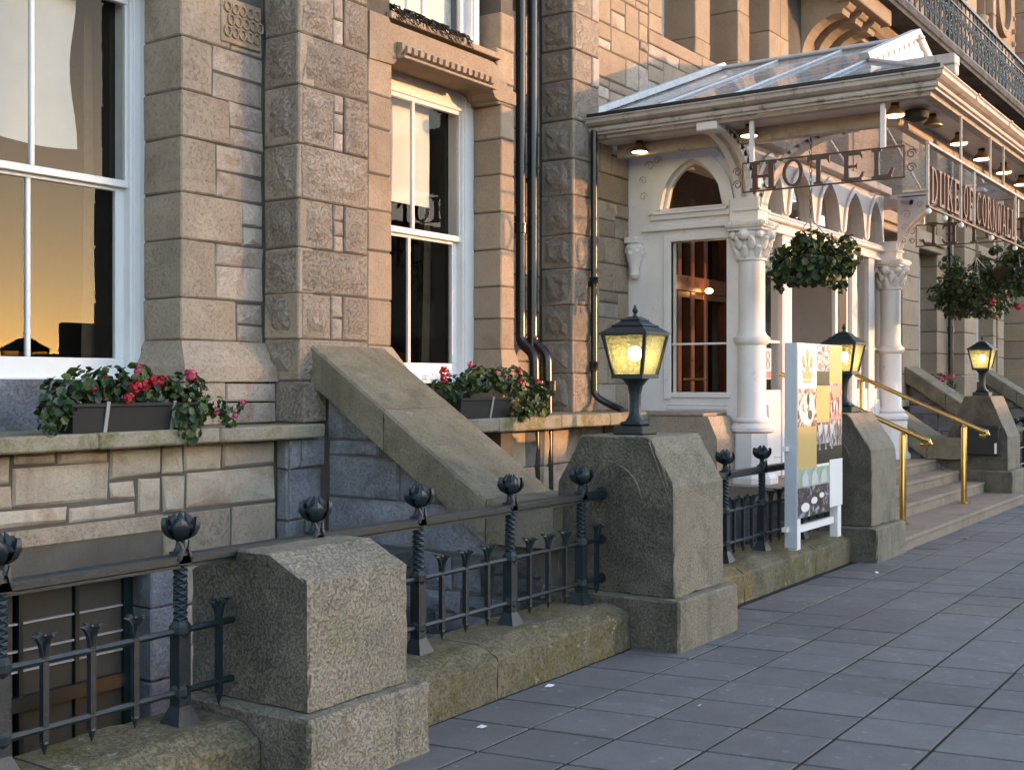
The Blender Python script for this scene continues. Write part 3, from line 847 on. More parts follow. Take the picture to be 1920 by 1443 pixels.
def sash_window(x0, x1, Y, z0, z1, zm, head=0.16, jamb=0.13, low_in=0.07, bars=1, bar_x=None, blind=None, curtain=True, frame_mat=None, glass=True):
    fm = frame_mat or M['sash']
    win = obj('window', B().cbox(x0, x0 + jamb, Y - 0.05, Y + 0.12, z0, z1, 0.006).cbox(x1 - jamb, x1, Y - 0.05, Y + 0.12, z0, z1, 0.006)
              .cbox(x0 + jamb, x1 - jamb, Y - 0.045, Y + 0.12, z1 - head, z1, 0.006).cbox(x1 - jamb + 0.02, x1 - 0.055, Y - 0.065, Y - 0.049, z0, z1, 0.004)
              .cbox(x0 - 0.0, x1 + 0.0, Y - 0.075, Y + 0.1, z0 - 0.035, z0 + 0.002, 0.004), fm, hotel)
    xi0, xi1 = x0 + jamb, x1 - jamb
    # upper sash in front, lower sash behind
    obj('upper_sash', B().cbox(xi0, xi1, Y - 0.03, Y + 0.012, zm - 0.02, zm + 0.03, 0.004).cbox(xi0, xi1, Y - 0.028, Y + 0.012, z1 - head - 0.035, z1 - head + 0.004, 0.004)
        .box(xi1 - 0.02, xi1 + 0.003, Y - 0.02, Y + 0.012, zm + 0.03, z1 - head - 0.03).box(xi0 - 0.003, xi0 + 0.02, Y - 0.02, Y + 0.012, zm + 0.03, z1 - head - 0.03), fm, win)
    obj('lower_sash', B().cbox(xi0, xi1, Y + 0.014, Y + 0.055, z0 + 0.002, z0 + 0.14, 0.005).cbox(xi1 - low_in, xi1 + 0.003, Y + 0.016, Y + 0.054, z0 + 0.14, zm - 0.02, 0.004)
        .cbox(xi0 - 0.003, xi0 + low_in, Y + 0.016, Y + 0.054, z0 + 0.14, zm - 0.02, 0.004).cbox(xi0, xi1, Y + 0.014, Y + 0.05, zm - 0.045, zm - 0.012, 0.003), fm, win)
    bx = bar_x or (xi0 + xi1) / 2
    obj('glazing_bar', B().cbox(bx - 0.017, bx + 0.017, Y - 0.026, Y + 0.008, zm + 0.03, z1 - head - 0.03, 0.006), fm, win)
    obj('glazing_bar', B().cbox(bx - 0.017, bx + 0.017, Y + 0.018, Y + 0.05, z0 + 0.14, zm - 0.04, 0.006), fm, win)
    for (a, c) in ((xi0, bx), (bx, xi1)):
        obj('pane', B().quad((a, Y - 0.008, zm), (c, Y - 0.008, zm), (c, Y - 0.008, z1 - head), (a, Y - 0.008, z1 - head)), M['glass'], win, recalc=False)
        obj('pane', B().quad((a, Y + 0.034, z0 + 0.1), (c, Y + 0.034, z0 + 0.1), (c, Y + 0.034, zm - 0.02), (a, Y + 0.034, zm - 0.02)), M['glass'], win, recalc=False)
    if curtain:
        obj('curtain', wavy_sheet(xi1 - 0.12, xi1 + 0.06, Y + 0.30, z0, z1 - 0.1, 8, 4, 0.02, seed=4), M['curtain'], win, smooth=True)
        obj('shutter', B().box(xi1 - 0.03, xi1 + 0.02, Y + 0.13, Y + 0.42, z0, z1), M['interior'], win)
    return win

w1 = sash_window(3.62, 5.40, 6.84, 1.615, 4.36, 2.945, head=0.14, jamb=0.135, bar_x=4.535)
obj('blind', wavy_sheet(3.7, 4.95, 6.99, 3.17, 4.30, 18, 10, 0.012, lo=lambda u: 0.02 * math.sin(6 * u), seed=8, rag=0.03), M['blind'], w1, smooth=True)
w2 = sash_window(7.02, 8.668, 6.405, 1.615, 4.16, 2.855, head=0.165, jamb=0.17, bar_x=7.835)
obj('blind', wavy_sheet(7.2, 8.26, 6.55, 3.125, 4.0, 14, 6, 0.006, seed=9), M['blind'], w2, smooth=True)
# first-floor window above the carved lintel
w3 = sash_window(7.15, 8.55, 6.26, 4.49, 6.9, 5.7, head=0.15, jamb=0.12, curtain=False)
obj('net_curtain', wavy_sheet(7.3, 8.4, 6.42, 4.55, 6.7, 30, 6, 0.012, seed=12), M['lace'], w3, smooth=True)
# upper windows right of pilaster 3
for (a, c) in [(12.38, 13.26), (13.68, 14.53), (14.90, 15.60)]:
    w = obj('window', B().box(a, a + 0.09, 6.80, 6.90, 5.605, 7.2).box(c - 0.09, c, 6.80, 6.90, 5.605, 7.2).box(a, c, 6.80, 6.90, 5.605, 5.70), M['sash'], hotel)
    obj('pane', B().quad((a + 0.09, 6.85, 5.7), (c - 0.09, 6.85, 5.7), (c - 0.09, 6.85, 7.2), (a + 0.09, 6.85, 7.2)), M['glass'], w, recalc=False)

# dark rooms behind the windows
rm = B()
rm.quad((0, 11, -2), (60, 11, -2), (60, 11, 13), (0, 11, 13)).quad((0, 6.9, -2), (0, 11, -2), (0, 11, 13), (0, 6.9, 13)).quad((60, 6.9, -2), (60, 11, -2), (60, 11, 13), (60, 6.9, 13))
rm.box(0, 60, 7.0, 11, 0.3, 0.54).box(0, 60, 7.0, 11, 4.36, 4.5).box(0, 60, 6.9, 11.2, 13, 13.2).box(0, 60, 7.12, 11, 8.2, 8.35)
for x in (6.5, 9.5, 11.9, 16.0, 21.2, 25.5): rm.box(x, x + 0.15, 7.1, 11, -2, 8.2)
obj('room', rm, M['interior'], hotel)

# ================================================================== bays beyond the porch (mirror of the near ones)
w_far = wallpart('wall', (16.3, 19.03, 6.72, 7.1, -2.2, 7.2), (19.03, 19.24, 6.42, 7.1, -2.2, 13), (19.24, 20.74, 6.5, 7.1, -2.2, 1.6), (19.24, 20.74, 6.4, 7.1, 4.16, 13),
                 (20.74, 22.52, 6.43, 7.1, -2.2, 13), (22.52, 24.27, 6.88, 7.1, -2.2, 1.6), (22.52, 24.27, 6.6, 7.1, 4.3, 13), (24.27, 26.0, 6.86, 7.1, -2.2, 13),
                 (26.0, 27.5, 6.5, 7.1, -2.2, 1.6), (26.0, 27.5, 6.4, 7.1, 4.16, 13), (27.5, 60, 6.73, 7.1, -2.2, 13), (17.1, 19.03, 6.72, 7.1, 7.2, 13), mat=M['granite_warm'])
def far_pier(x0, x1, y0, y1, z0, z1, pitch=0.42, mat='granite_warm'):
    n = int((z1 - z0) / pitch)
    for k in range(n):
        block(w_far, x0, x1, y0, y1, z0 + k * (z1 - z0) / n, z0 + (k + 1) * (z1 - z0) / n, M[mat], c=0.012, j=0.003)
for a in [(17.1, 17.62, 6.30, 6.73), (19.03, 19.24, 6.05, 6.45), (20.74, 21.76, 6.05, 6.45), (21.76, 22.52, 6.40, 6.87), (24.27, 25.0, 6.40, 6.87), (25.0, 26.0, 6.05, 6.87),
          (27.5, 27.75, 6.05, 6.75), (29.1, 29.7, 6.30, 6.75), (31.2, 32.0, 5.9, 6.75)]:
    far_pier(*a, 1.28, 4.74, 0.43)
    if a[0] > 20: far_pier(*a, 4.74, 12.6, 0.9)
for (a, c, y) in [(19.24, 20.74, 6.0), (22.52, 24.27, 6.3), (26.0, 27.5, 6.0)]:
    obj('lintel', B().cbox(a - 0.05, c + 0.05, y, 6.6, 4.10, 4.45, 0.02).cbox(a - 0.1, c + 0.1, y - 0.06, y + 0.1, 4.22, 4.3, 0.01), M['granite_warm'], w_far)
sash_window(19.2, 20.74, 6.42, 1.615, 4.16, 2.855, head=0.165, jamb=0.14)
sash_window(22.5, 24.27, 6.78, 1.615, 4.34, 2.945, head=0.14, jamb=0.135)
sash_window(25.96, 27.5, 6.42, 1.615, 4.16, 2.855, head=0.165, jamb=0.14)
for (a, c, y) in [(17.0, 20.8, 5.95), (21.6, 25.1, 5.9), (25.9, 29.2, 5.95)]:
    obj('window_sill', B().cbox(a, c, y, 6.8, 1.16, 1.28, 0.012), M['sill'], hotel)
fw = wallpart('wall', (16.4, 60, 6.37, 6.7, -2.2, 1.16))
rubble(fw, 17.8, 26, 0.3, 1.15, on_y(6.36), [M['slate']], 31, 0.28, 0.45, 0.8, 1.5, split=0.2)

# ================================================================== balcony above the porch, corbels, carved upper storey
bal = obj('balcony', B().prism('x', [(5.43, 7.30), (5.43, 7.36), (5.40, 7.38), (5.40, 7.50), (6.6, 7.50), (6.6, 7.30)], 16.2, 34), M['slate_dark'], hotel)
obj('soffit_moulding', B().prism('x', [(5.95, 7.30), (5.80, 7.30), (5.80, 7.22), (5.88, 7.12), (5.95, 7.08)], 17.9, 34), M['granite_warm'], bal)
obj('soffit_moulding', B().box(17.9, 34, 6.1, 6.5, 7.0, 7.3), M['granite'], bal)
obj('beam_end', B().cbox(16.75, 18.45, 5.55, 5.85, 7.06, 7.30, 0.012), M['granite_warm'], bal)
def corbel(x):
    arc = []
    for k in range(9):
        t = R(90 * k / 8)
        arc.append((6.40 - 0.62 * math.sin(t) - 0.02, 6.98 - 0.62 * math.cos(t)))      # concave quarter
    arc = [(6.38 - 0.55 * (1 - math.cos(R(11.25 * k))), 6.36 + 0.55 * math.sin(R(11.25 * k))) for k in range(9)]
    top = [(5.83, 6.91), (5.78, 6.90), (5.76, 6.97), (5.72, 6.98), (5.68, 7.02), (5.66, 7.08), (5.70, 7.14), (5.62, 7.16), (5.60, 7.30)]
    poly = [(6.40, 6.20), (6.38, 6.20)] + arc + top[1:] + [(6.40, 7.30)]
    c = obj('corbel', B().prism('x', poly, x, x + 0.30), M['granite_warm'], bal)
    return c
for x in (16.85, 17.42, 18.0): corbel(x)
# upper storey behind the balcony rail
def stone_column(x, y, z0, z1, r=0.15):
    p = [(r * 1.35, z0), (r * 1.35, z0 + 0.1), (r * 1.1, z0 + 0.16), (r, z0 + 0.2), (r, z1 - 0.52), (r * 1.12, z1 - 0.5), (r * 1.12, z1 - 0.46), (r, z1 - 0.44), (r * 1.15, z1 - 0.25), (r * 1.6, z1 - 0.06), (r * 1.7, z1)]
    c = obj('stone_column', B().lathe(x, y, p, 14), M['granite_warm'], w_far, smooth=True)
    for k in range(8):
        t = k * math.pi / 4
        obj('carved_leaf', B().ball((x + r * 1.25 * math.cos(t), y + r * 1.25 * math.sin(t), z1 - 0.2), 0.085, 6, 4, sz=1.5), M['granite'], c)
    return c
stone_column(24.6, 6.1, 7.5, 9.5); stone_column(25.9, 6.05, 7.5, 9.15); stone_column(27.0, 6.05, 7.5, 8.9, 0.2)
arch = obj('carved_panel', B().cbox(27.4, 30.4, 6.2, 6.9, 7.5, 10.8, 0.02), M['granite_warm'], w_far)
obj('roundel', B().strip('y', [(28.9 + 0.55 * math.cos(R(15 * k)), 10.2 + 0.55 * math.sin(R(15 * k))) for k in range(24)], [(28.9 + 0.72 * math.cos(R(15 * k)), 10.2 + 0.72 * math.sin(R(15 * k))) for k in range(24)], 6.08, 6.21, closed=True), M['granite_warm'], arch)
obj('niche', B().prism('y', [(28.6, 7.9), (29.4, 7.9), (29.4, 8.7), (29.0, 9.15), (28.6, 8.7)], 6.15, 6.21), M['interior'], arch)
for k in range(9):
    obj('ball_flower', B().ball((27.7, 6.18, 7.8 + k * 0.3), 0.07, 6, 4), M['granite_warm'], arch)
    obj('ball_flower', B().ball((30.1, 6.18, 7.8 + k * 0.3), 0.07, 6, 4), M['granite_warm'], arch)
wallpart('pilaster', (31.5, 33.5, 5.6, 7.0, 7.5, 13), mat=M['granite'])
# ornate iron balcony rail
br = thing('balcony_railing', (16.4, 5.5, 7.5), 'ornate iron railing of scrolls and bars along the upper balcony', 'railing')
obj('handrail', B().box(16.3, 34, 5.47, 5.53, 8.48, 8.53).box(16.3, 34, 5.485, 5.515, 7.58, 7.61).box(16.3, 34, 5.485, 5.515, 8.30, 8.325), M['iron'], br)
def scroll(x, y, z, r, turns=1.4, s=1, n=16, wd=0.012):
    pts = []
    for k in range(n + 1):
        t = k / n * turns * 2 * math.pi
        q = r * (1 - 0.75 * k / n)
        pts.append((x + s * q * math.cos(t), y, z + q * math.sin(t)))
    return B().tube(pts, wd, 5)
bal_proto = None
for k in range(58):
    x = 16.5 + k * 0.3
    if bal_proto is None:
        o = obj('baluster', B().tube([(x, 5.5, 7.5), (x, 5.5, 8.5)], 0.014, 5), M['iron'], br)
        b = scroll(x + 0.15, 5.5, 7.8, 0.1); b2 = scroll(x + 0.15, 5.5, 8.12, 0.09, s=-1); b.add(b2.v, b2.f)
        b.tube([(x + 0.05, 5.5, 7.62), (x + 0.10, 5.5, 7.95), (x + 0.2, 5.5, 8.0), (x + 0.25, 5.5, 8.28)], 0.012, 5)
        q = obj('scroll', b, M['iron'], br)
        bal_proto = (o, q)
    else:
        for p in bal_proto:
            c = p.copy(); COL.objects.link(c); c.location = (p.location.x + k * 0.3, p.location.y, p.location.z)

# ================================================================== flank walls running from the facade to the piers
def flank_wall(dx, label, detail=True):
    t = thing('area_flank_wall', (6.72 + dx, 4.9, -2.2), label, 'wall', 'flank walls with raking copings')
    sl = 0.6626
    core = [(3.95, -2.2), (6.04, -2.2), (6.04, 1.57), (4.5, 0.555), (3.95, 0.555)]
    c = obj('core', B().prism('x', core, 6.395 + dx, 7.015 + dx), M['mortar'], t)
    cl = lambda p: clip_poly(p, -sl, 1.0, 0.565 - 4.5 * sl)
    r = random.Random(5)
    if detail:
        for p in [rect(5.60, 6.0, 1.17, 1.45), rect(5.52, 6.0, 1.06, 1.17), rect(5.33, 6.0, 0.76, 1.06), rect(5.0, 5.33, 0.76, 1.06), rect(4.35, 6.0, 0.44, 0.76)]:
            q = cl(p)
            if q: stone(t, q, on_x(6.38 + dx), M['slate'], jit=0.008, bulge=0.016, ch=0.014)
        rubble(t, 3.95, 6.0, -0.75, 0.44, on_x(6.38 + dx), [M['slate_dark'], M['slate_dark'], M['slate']], 41, 0.14, 0.3, 0.2, 0.55, split=0.3, clip=cl, jit=0.02, bulge=0.02, ch=0.016)
    else:
        rubble(t, 3.95, 6.0, -0.2, 1.5, on_x(6.38 + dx), [M['slate']], 43, 0.2, 0.34, 0.3, 0.7, split=0.2, clip=cl, jit=0.012, bulge=0.014)
    def cop(y0, z0, y1, z1, th=0.285):
        k = 0.018
        a, b2 = 6.255 + dx, 7.065 + dx
        v = []
        for (x, ins) in ((a, 0), (a + k, 1), (b2 - k, 1), (b2, 0)):
            for (y, z) in ((y0, z0), (y1, z1)):
                v.append((x, y, z - (0 if ins else k)))
        v += [(x, y, z - th) for x in (a, b2) for (y, z) in ((y0, z0), (y1, z1))]
        b = B().add(v, [(0, 1, 3, 2), (2, 3, 5, 4), (4, 5, 7, 6), (8, 9, 1, 0), (10, 6, 7, 11), (8, 10, 11, 9), (0, 2, 4, 6, 10, 8), (1, 9, 11, 7, 5, 3)])
        return roughen(obj('coping_stone', b, M['coping'], t), 8, 0.004, 0.016, 12)
    zt = lambda y: 0.835 + (y - 4.5) * sl
    cop(6.046, zt(6.046), 5.365, zt(5.365)); cop(5.359, zt(5.359), 4.5, 0.835); cop(4.497, 0.835, 3.98, 0.835)
    return t
_fw = flank_wall(-5.3, 'added unseen flank wall copy', False)      # unseen copy added left of the frame to darken the basement area
for _k in ('label', 'category', 'group'): del _fw[_k]
_fw['kind'] = 'structure'
flank_wall(0, 'raking granite coping on dark rubble wall, between left flower box and tall near lamp pier')
flank_wall(10.28, 'raking mossy coping sloping down to the pier with the black letterbox', False)
flank_wall(14.6, 'distant raking coping seen behind the lamp on the letterbox pier', False)
flank_wall(20.2, 'farthest raking coping at the right picture edge', False)

# ================================================================== piers
def pier(x0, x1, y0, z_sh, z_top, label, zb=0.0, plinth=0.305, dep=0.80, out=0.07, chf=0.17, arch=True, box=False):
    t = thing('stone_pier', ((x0 + x1) / 2, y0 + dep / 2, zb), label, 'pier', 'granite piers of the railing')
    r = rnd
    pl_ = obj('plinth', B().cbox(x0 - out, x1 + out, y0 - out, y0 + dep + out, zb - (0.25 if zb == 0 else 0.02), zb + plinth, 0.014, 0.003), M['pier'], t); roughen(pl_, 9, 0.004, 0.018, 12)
    c = 0.012
    prof = [(y0, zb + plinth + 0.004), (y0 + 0.004, z_sh), (y0 + chf, z_top - 0.006), (y0 + chf + 0.01, z_top), (y0 + dep - chf - 0.01, z_top), (y0 + dep - chf, z_top - 0.006), (y0 + dep, z_sh), (y0 + dep, zb + plinth + 0.004)]
    b = B()
    n = len(prof)
    cy = y0 + dep / 2
    rings = []
    for (x, k) in ((x0, 0.985), (x0 + c, 1.0), (x1 - c, 1.0), (x1, 0.985)):
        rings.append([(x, cy + (y - cy) * k, z if k == 1.0 else zb + plinth + 0.004 + (z - zb - plinth - 0.004) * 0.992) for y, z in prof])
    vs = sum(rings, []); fs = [tuple(range(n)), tuple(range(4 * n - 1, 3 * n - 1, -1))]
    for q in range(3):
        fs += [(q * n + i, q * n + (i + 1) % n, (q + 1) * n + (i + 1) % n, (q + 1) * n + i) for i in range(n)]
    b.add(vs, fs)
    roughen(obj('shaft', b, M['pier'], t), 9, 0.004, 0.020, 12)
    if arch:
        cz = z_sh - 0.12
        pts = []
        for k in range(9):
            a = R(10 + 80 * k / 8)
            pts.append((x0 - 0.001, cy + 0.06 - 0.25 * math.cos(a), cz + 0.0 + 0.26 * math.sin(a)))
        pts2 = [(p[0], 2 * cy - p[1], p[2]) for p in pts]
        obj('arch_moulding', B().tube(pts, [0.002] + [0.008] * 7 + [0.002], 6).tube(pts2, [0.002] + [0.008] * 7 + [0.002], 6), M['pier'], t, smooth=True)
    return t
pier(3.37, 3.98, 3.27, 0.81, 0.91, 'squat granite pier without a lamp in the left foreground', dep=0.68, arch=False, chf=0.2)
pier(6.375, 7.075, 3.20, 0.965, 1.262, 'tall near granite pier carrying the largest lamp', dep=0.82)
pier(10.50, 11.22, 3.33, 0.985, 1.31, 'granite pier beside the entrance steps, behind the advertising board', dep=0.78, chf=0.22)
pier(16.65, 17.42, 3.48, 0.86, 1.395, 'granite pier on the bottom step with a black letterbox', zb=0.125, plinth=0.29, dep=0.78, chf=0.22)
lb = thing('letterbox', (16.63, 3.75, 0.6), 'small black letterbox fixed to the far side pier of the steps', 'letterbox')
obj('body', B().cbox(16.55, 16.66, 3.58, 4.06, 0.62, 0.99, 0.01), M['trough'], lb)
obj('lid', B().cbox(16.53, 16.66, 3.57, 4.07, 0.965, 1.005, 0.008), M['trough'], lb)
obj('slot_tag', B().box(16.545, 16.55, 3.60, 3.63, 0.64, 0.78), M['card_w'], lb)

# ================================================================== low walls under the railings
def low_wall(x0, x1, cuts, label, y=3.45):
    t = thing('low_wall', ((x0 + x1) / 2, y + 0.2, 0), label, 'wall', 'low kerb walls under the railings')
    obj('base', B().box(x0, x1, y + 0.03, y + 0.42, -2.2, 0.18), M['lowwall'], t)
    xs = [x0] + cuts + [x1]
    for a, b2 in zip(xs, xs[1:]):
        b = B()
        prof = [(y + 0.004, -0.05), (y, 0.195), (y + 0.010, 0.212), (y + 0.09, 0.255), (y + 0.13, 0.265), (y + 0.42, 0.268), (y + 0.42, -0.05)]
        n = len(prof)
        m = max(2, int((b2 - a) / 0.16)); rings = []
        r = random.Random(int(a * 100))
        for k in range(m + 1):
            x = a + 0.004 + (b2 - a - 0.008) * k / m
            e = 0.012 if k in (0, m) else 0
            rings.append([(x, yy + r.uniform(-.005, .005) + e * 0.5, zz - e + r.uniform(-.005, .005)) for yy, zz in prof])
        vs = sum(rings, [])
        fs = [tuple(range(n)), tuple(range((m + 1) * n - 1, m * n - 1, -1))]
        for q in range(m):
            fs += [(q * n + i, q * n + (i + 1) % n, (q + 1) * n + (i + 1) % n, (q + 1) * n + i) for i in range(n)]
        b.add(vs, fs)
        roughen(obj('coping_stone', b, M['lowwall'], t), 2, 0.006, 0.012, 14)
    return t
low_wall(0.0, 3.30, [1.6, 2.5], 'low mossy granite kerb wall left of the squat pier')
low_wall(4.05, 6.305, [4.92], 'low mossy granite kerb wall between the squat pier and the tall lamp pier')
low_wall(7.145, 10.43, [8.1, 9.55], 'low mossy granite kerb wall below the advertising board', y=3.49)
low_wall(17.5, 24, [19, 21], 'low kerb wall beyond the letterbox pier', y=3.6)

# ================================================================== iron railings
RY = 3.70
def twisted(b, x, y, z0, z1, r, turns, n=18):
    vs = []; fs = []
    for k in range(n + 1):
        a = turns * 2 * math.pi * k / n
        for q in range(4):
            t = a + q * math.pi / 2
            vs.append((x + r * math.cos(t), y + r * math.sin(t), z0 + (z1 - z0) * k / n))
    for k in range(n):
        for q in range(4):
            fs.append((k * 4 + q, k * 4 + (q + 1) % 4, (k + 1) * 4 + (q + 1) % 4, (k + 1) * 4 + q))
    fs += [(3, 2, 1, 0), tuple(range(n * 4, n * 4 + 4))]
    b.add(vs, fs)

def post_mesh(b, x, y, zb):
    b.prism('z', [(x - 0.028, y - 0.028), (x + 0.028, y - 0.028), (x + 0.028, y + 0.028), (x - 0.028, y + 0.028)], zb, 0.64)
    b.add([(x - 0.06, y - 0.06, zb - 0.005), (x + 0.06, y - 0.06, zb - 0.005), (x + 0.06, y + 0.06, zb - 0.005), (x - 0.06, y + 0.06, zb - 0.005),
           (x - 0.027, y - 0.027, zb + 0.075), (x + 0.027, y - 0.027, zb + 0.075), (x + 0.027, y + 0.027, zb + 0.075), (x - 0.027, y + 0.027, zb + 0.075)],
          [(0, 1, 5, 4), (1, 2, 6, 5), (2, 3, 7, 6), (3, 0, 4, 7), (3, 2, 1, 0)])
    b.ball((x, y, 0.39), 0.042, 8, 5)
    b.lathe(x, y, [(0.03, 0.60), (0.042, 0.62), (0.042, 0.645), (0.028, 0.665)], 8)
    twisted(b, x, y, 0.655, 0.885, 0.030, 2.4)
    b.box(x - 0.03, x + 0.03, y - 0.03, y + 0.03, 0.885, 0.935)

def finial_mesh(b, x, y, z0=0.935):
    b.lathe(x, y, [(0.028, z0), (0.02, z0 + 0.012), (0.015, z0 + 0.035), (0.022, z0 + 0.05), (0.040, z0 + 0.066), (0.048, z0 + 0.085), (0.036, z0 + 0.108), (0.012, z0 + 0.125)], 8)
    for k in range(5):
        t = k * 2 * math.pi / 5 + 0.3
        cx, cy = math.cos(t), math.sin(t)
        P = lambda r, z, w=0: Vector((x + cx * r - cy * w, y + cy * r + cx * w, z0 + z))
        rows = [(0.020, 0.045, 0.010), (0.048, 0.062, 0.026), (0.062, 0.088, 0.030), (0.064, 0.112, 0.020), (0.060, 0.130, 0.003)]
        vs = []
        for (r, z, w) in rows: vs += [P(r, z, -w), P(r + 0.010, z, 0), P(r, z, w), P(r - 0.012, z, 0)]
        fs = []
        for q in range(4):
            for e in range(4): fs.append((q * 4 + e, q * 4 + (e + 1) % 4, q * 4 + 4 + (e + 1) % 4, q * 4 + 4 + e))
        fs += [(0, 1, 2, 3), (16, 17, 18, 19)]
        b.add(vs, fs)
    for k in range(4):
        t = k * math.pi / 2 + 0.9
        cx, cy = math.cos(t), math.sin(t)
        b.tube([(x + cx * 0.018, y + cy * 0.018, z0 + 0.09), (x + cx * 0.030, y + cy * 0.030, z0 + 0.12), (x + cx * 0.016, y + cy * 0.016, z0 + 0.15)], [0.018, 0.017, 0.002], 6)
    for s in (-1, 1):
        b.tube([(x + s * 0.03, y - 0.024, z0 - 0.03), (x + s * 0.012, y - 0.03, z0 + 0.01), (x + s * 0.024, y - 0.022, z0 + 0.04)], [0.012, 0.009, 0.004], 5)

def spindle_mesh(b, x, y):
    b.prism('z', [(x - 0.0118, y - 0.0118), (x + 0.0118, y - 0.0118), (x + 0.0118, y + 0.0118), (x - 0.0118, y + 0.0118)], 0.335, 0.66)
    b.lathe(x, y, [(0.002, 0.295), (0.016, 0.335), (0.012, 0.345)], 6)
    for k in range(4):
        t = k * math.pi / 2
        cx, cy = math.cos(t), math.sin(t)
        b.tube([(x + cx * 0.005, y + cy * 0.005, 0.64), (x + cx * 0.012, y + cy * 0.012, 0.685), (x + cx * 0.03, y + cy * 0.03, 0.712), (x + cx * 0.052, y + cy * 0.052, 0.716)], [0.011, 0.013, 0.011, 0.003], 5)
    b.ball((x, y, 0.71), 0.009, 6, 4)

SHARED = {}
def shared_part(key, build, x, parent, name, mat, smooth=False):
    """first one built, the others share its mesh"""
    if key not in SHARED:
        b = B(); build(b)
        me_o = obj(name, b, mat, parent, smooth=smooth, base=None)
        # move geometry to a local origin
        off = Vector((0, 0, 0))
        SHARED[key] = me_o.data
        me_o.data.transform(Matrix.Translation(wloc(parent)))
        me_o.location = Vector((x, RY, 0)) - wloc(parent)
        return me_o
    o = bpy.data.objects.new(name, SHARED[key])
    o.location = Vector((x, RY, 0)) - wloc(parent)
    return link(o, parent)

def railing(x0, x1, posts, spindles, label, on_pier=()):
    t = thing('iron_railing', ((x0 + x1) / 2, RY, 0.26), label, 'railing', 'cast iron area railings')
    obj('top_rail', B().cbox(x0, x1, RY - 0.03, RY + 0.03, 0.885, 0.925, 0.005).box(x0, x1, RY - 0.02, RY + 0.02, 0.872, 0.886), M['iron'], t)
    for z, nm in ((0.625, 'middle_rail'), (0.387, 'lower_rail')):
        b = B(); n = int((x1 - x0) / 0.07)
        pts = [(x0 + (x1 - x0) * k / n, RY, z) for k in range(n + 1)]
        b.tube(pts, [0.0128 + 0.002 * (k % 2) for k in range(n + 1)], 6)
        obj(nm, b, M['iron'], t)
    for x in (x0, x1):
        for zr, rr in ((0.905, 0.045), (0.625, 0.032), (0.387, 0.032)):
            obj('wall_rose', B().tube([(x - 0.02, RY, zr), (x + 0.02, RY, zr)], rr, 8), M['iron'], t)
    for x in posts:
        p = shared_part('post', lambda b: post_mesh(b, 0, 0, 0.262), x, t, 'post', M['iron'])
        f = shared_part('finial', lambda b: (finial_mesh(b, 0, 0), b.xf(lambda q: (q[0] * 1.06, q[1] * 1.06, 0.93 + (q[2] - 0.93) * 1.04))), x, p, 'finial', M['iron'], True)
    for x in on_pier:
        p = shared_part('postshort', lambda b: b.box(-0.03, 0.03, -0.03, 0.03, 0.88, 0.935), x, t, 'post', M['iron'])
        f = shared_part('finial', lambda b: (finial_mesh(b, 0, 0), b.xf(lambda q: (q[0] * 1.06, q[1] * 1.06, 0.93 + (q[2] - 0.93) * 1.04))), x, p, 'finial', M['iron'], True)
    for x in spindles:
        shared_part('spindle', lambda b: spindle_mesh(b, 0, 0), x, t, 'spindle', M['iron'], False)
    return t
railing(0.9, 6.39, [1.57, 2.335, 3.105, 4.58, 5.38, 6.13], [1.76, 1.95, 2.14, 2.507, 2.70, 2.89, 3.30, 4.77, 4.97, 5.165, 5.57, 5.765, 5.95, 6.315], 'dark iron railing with bud finials running past the squat pier to the tall lamp pier', on_pier=[3.853])
railing(7.06, 10.52, [8.2, 8.90, 9.75], [7.3, 7.5, 7.7, 7.9, 8.36, 8.53, 8.70, 9.08, 9.26, 9.44, 9.62, 9.95, 10.15, 10.35], 'dark iron railing behind the advertising board')
railing(17.4, 22, [18.1, 18.8, 19.5, 20.2], [18.3, 18.5, 19.0, 19.2], 'dark iron railing beyond the letterbox pier')

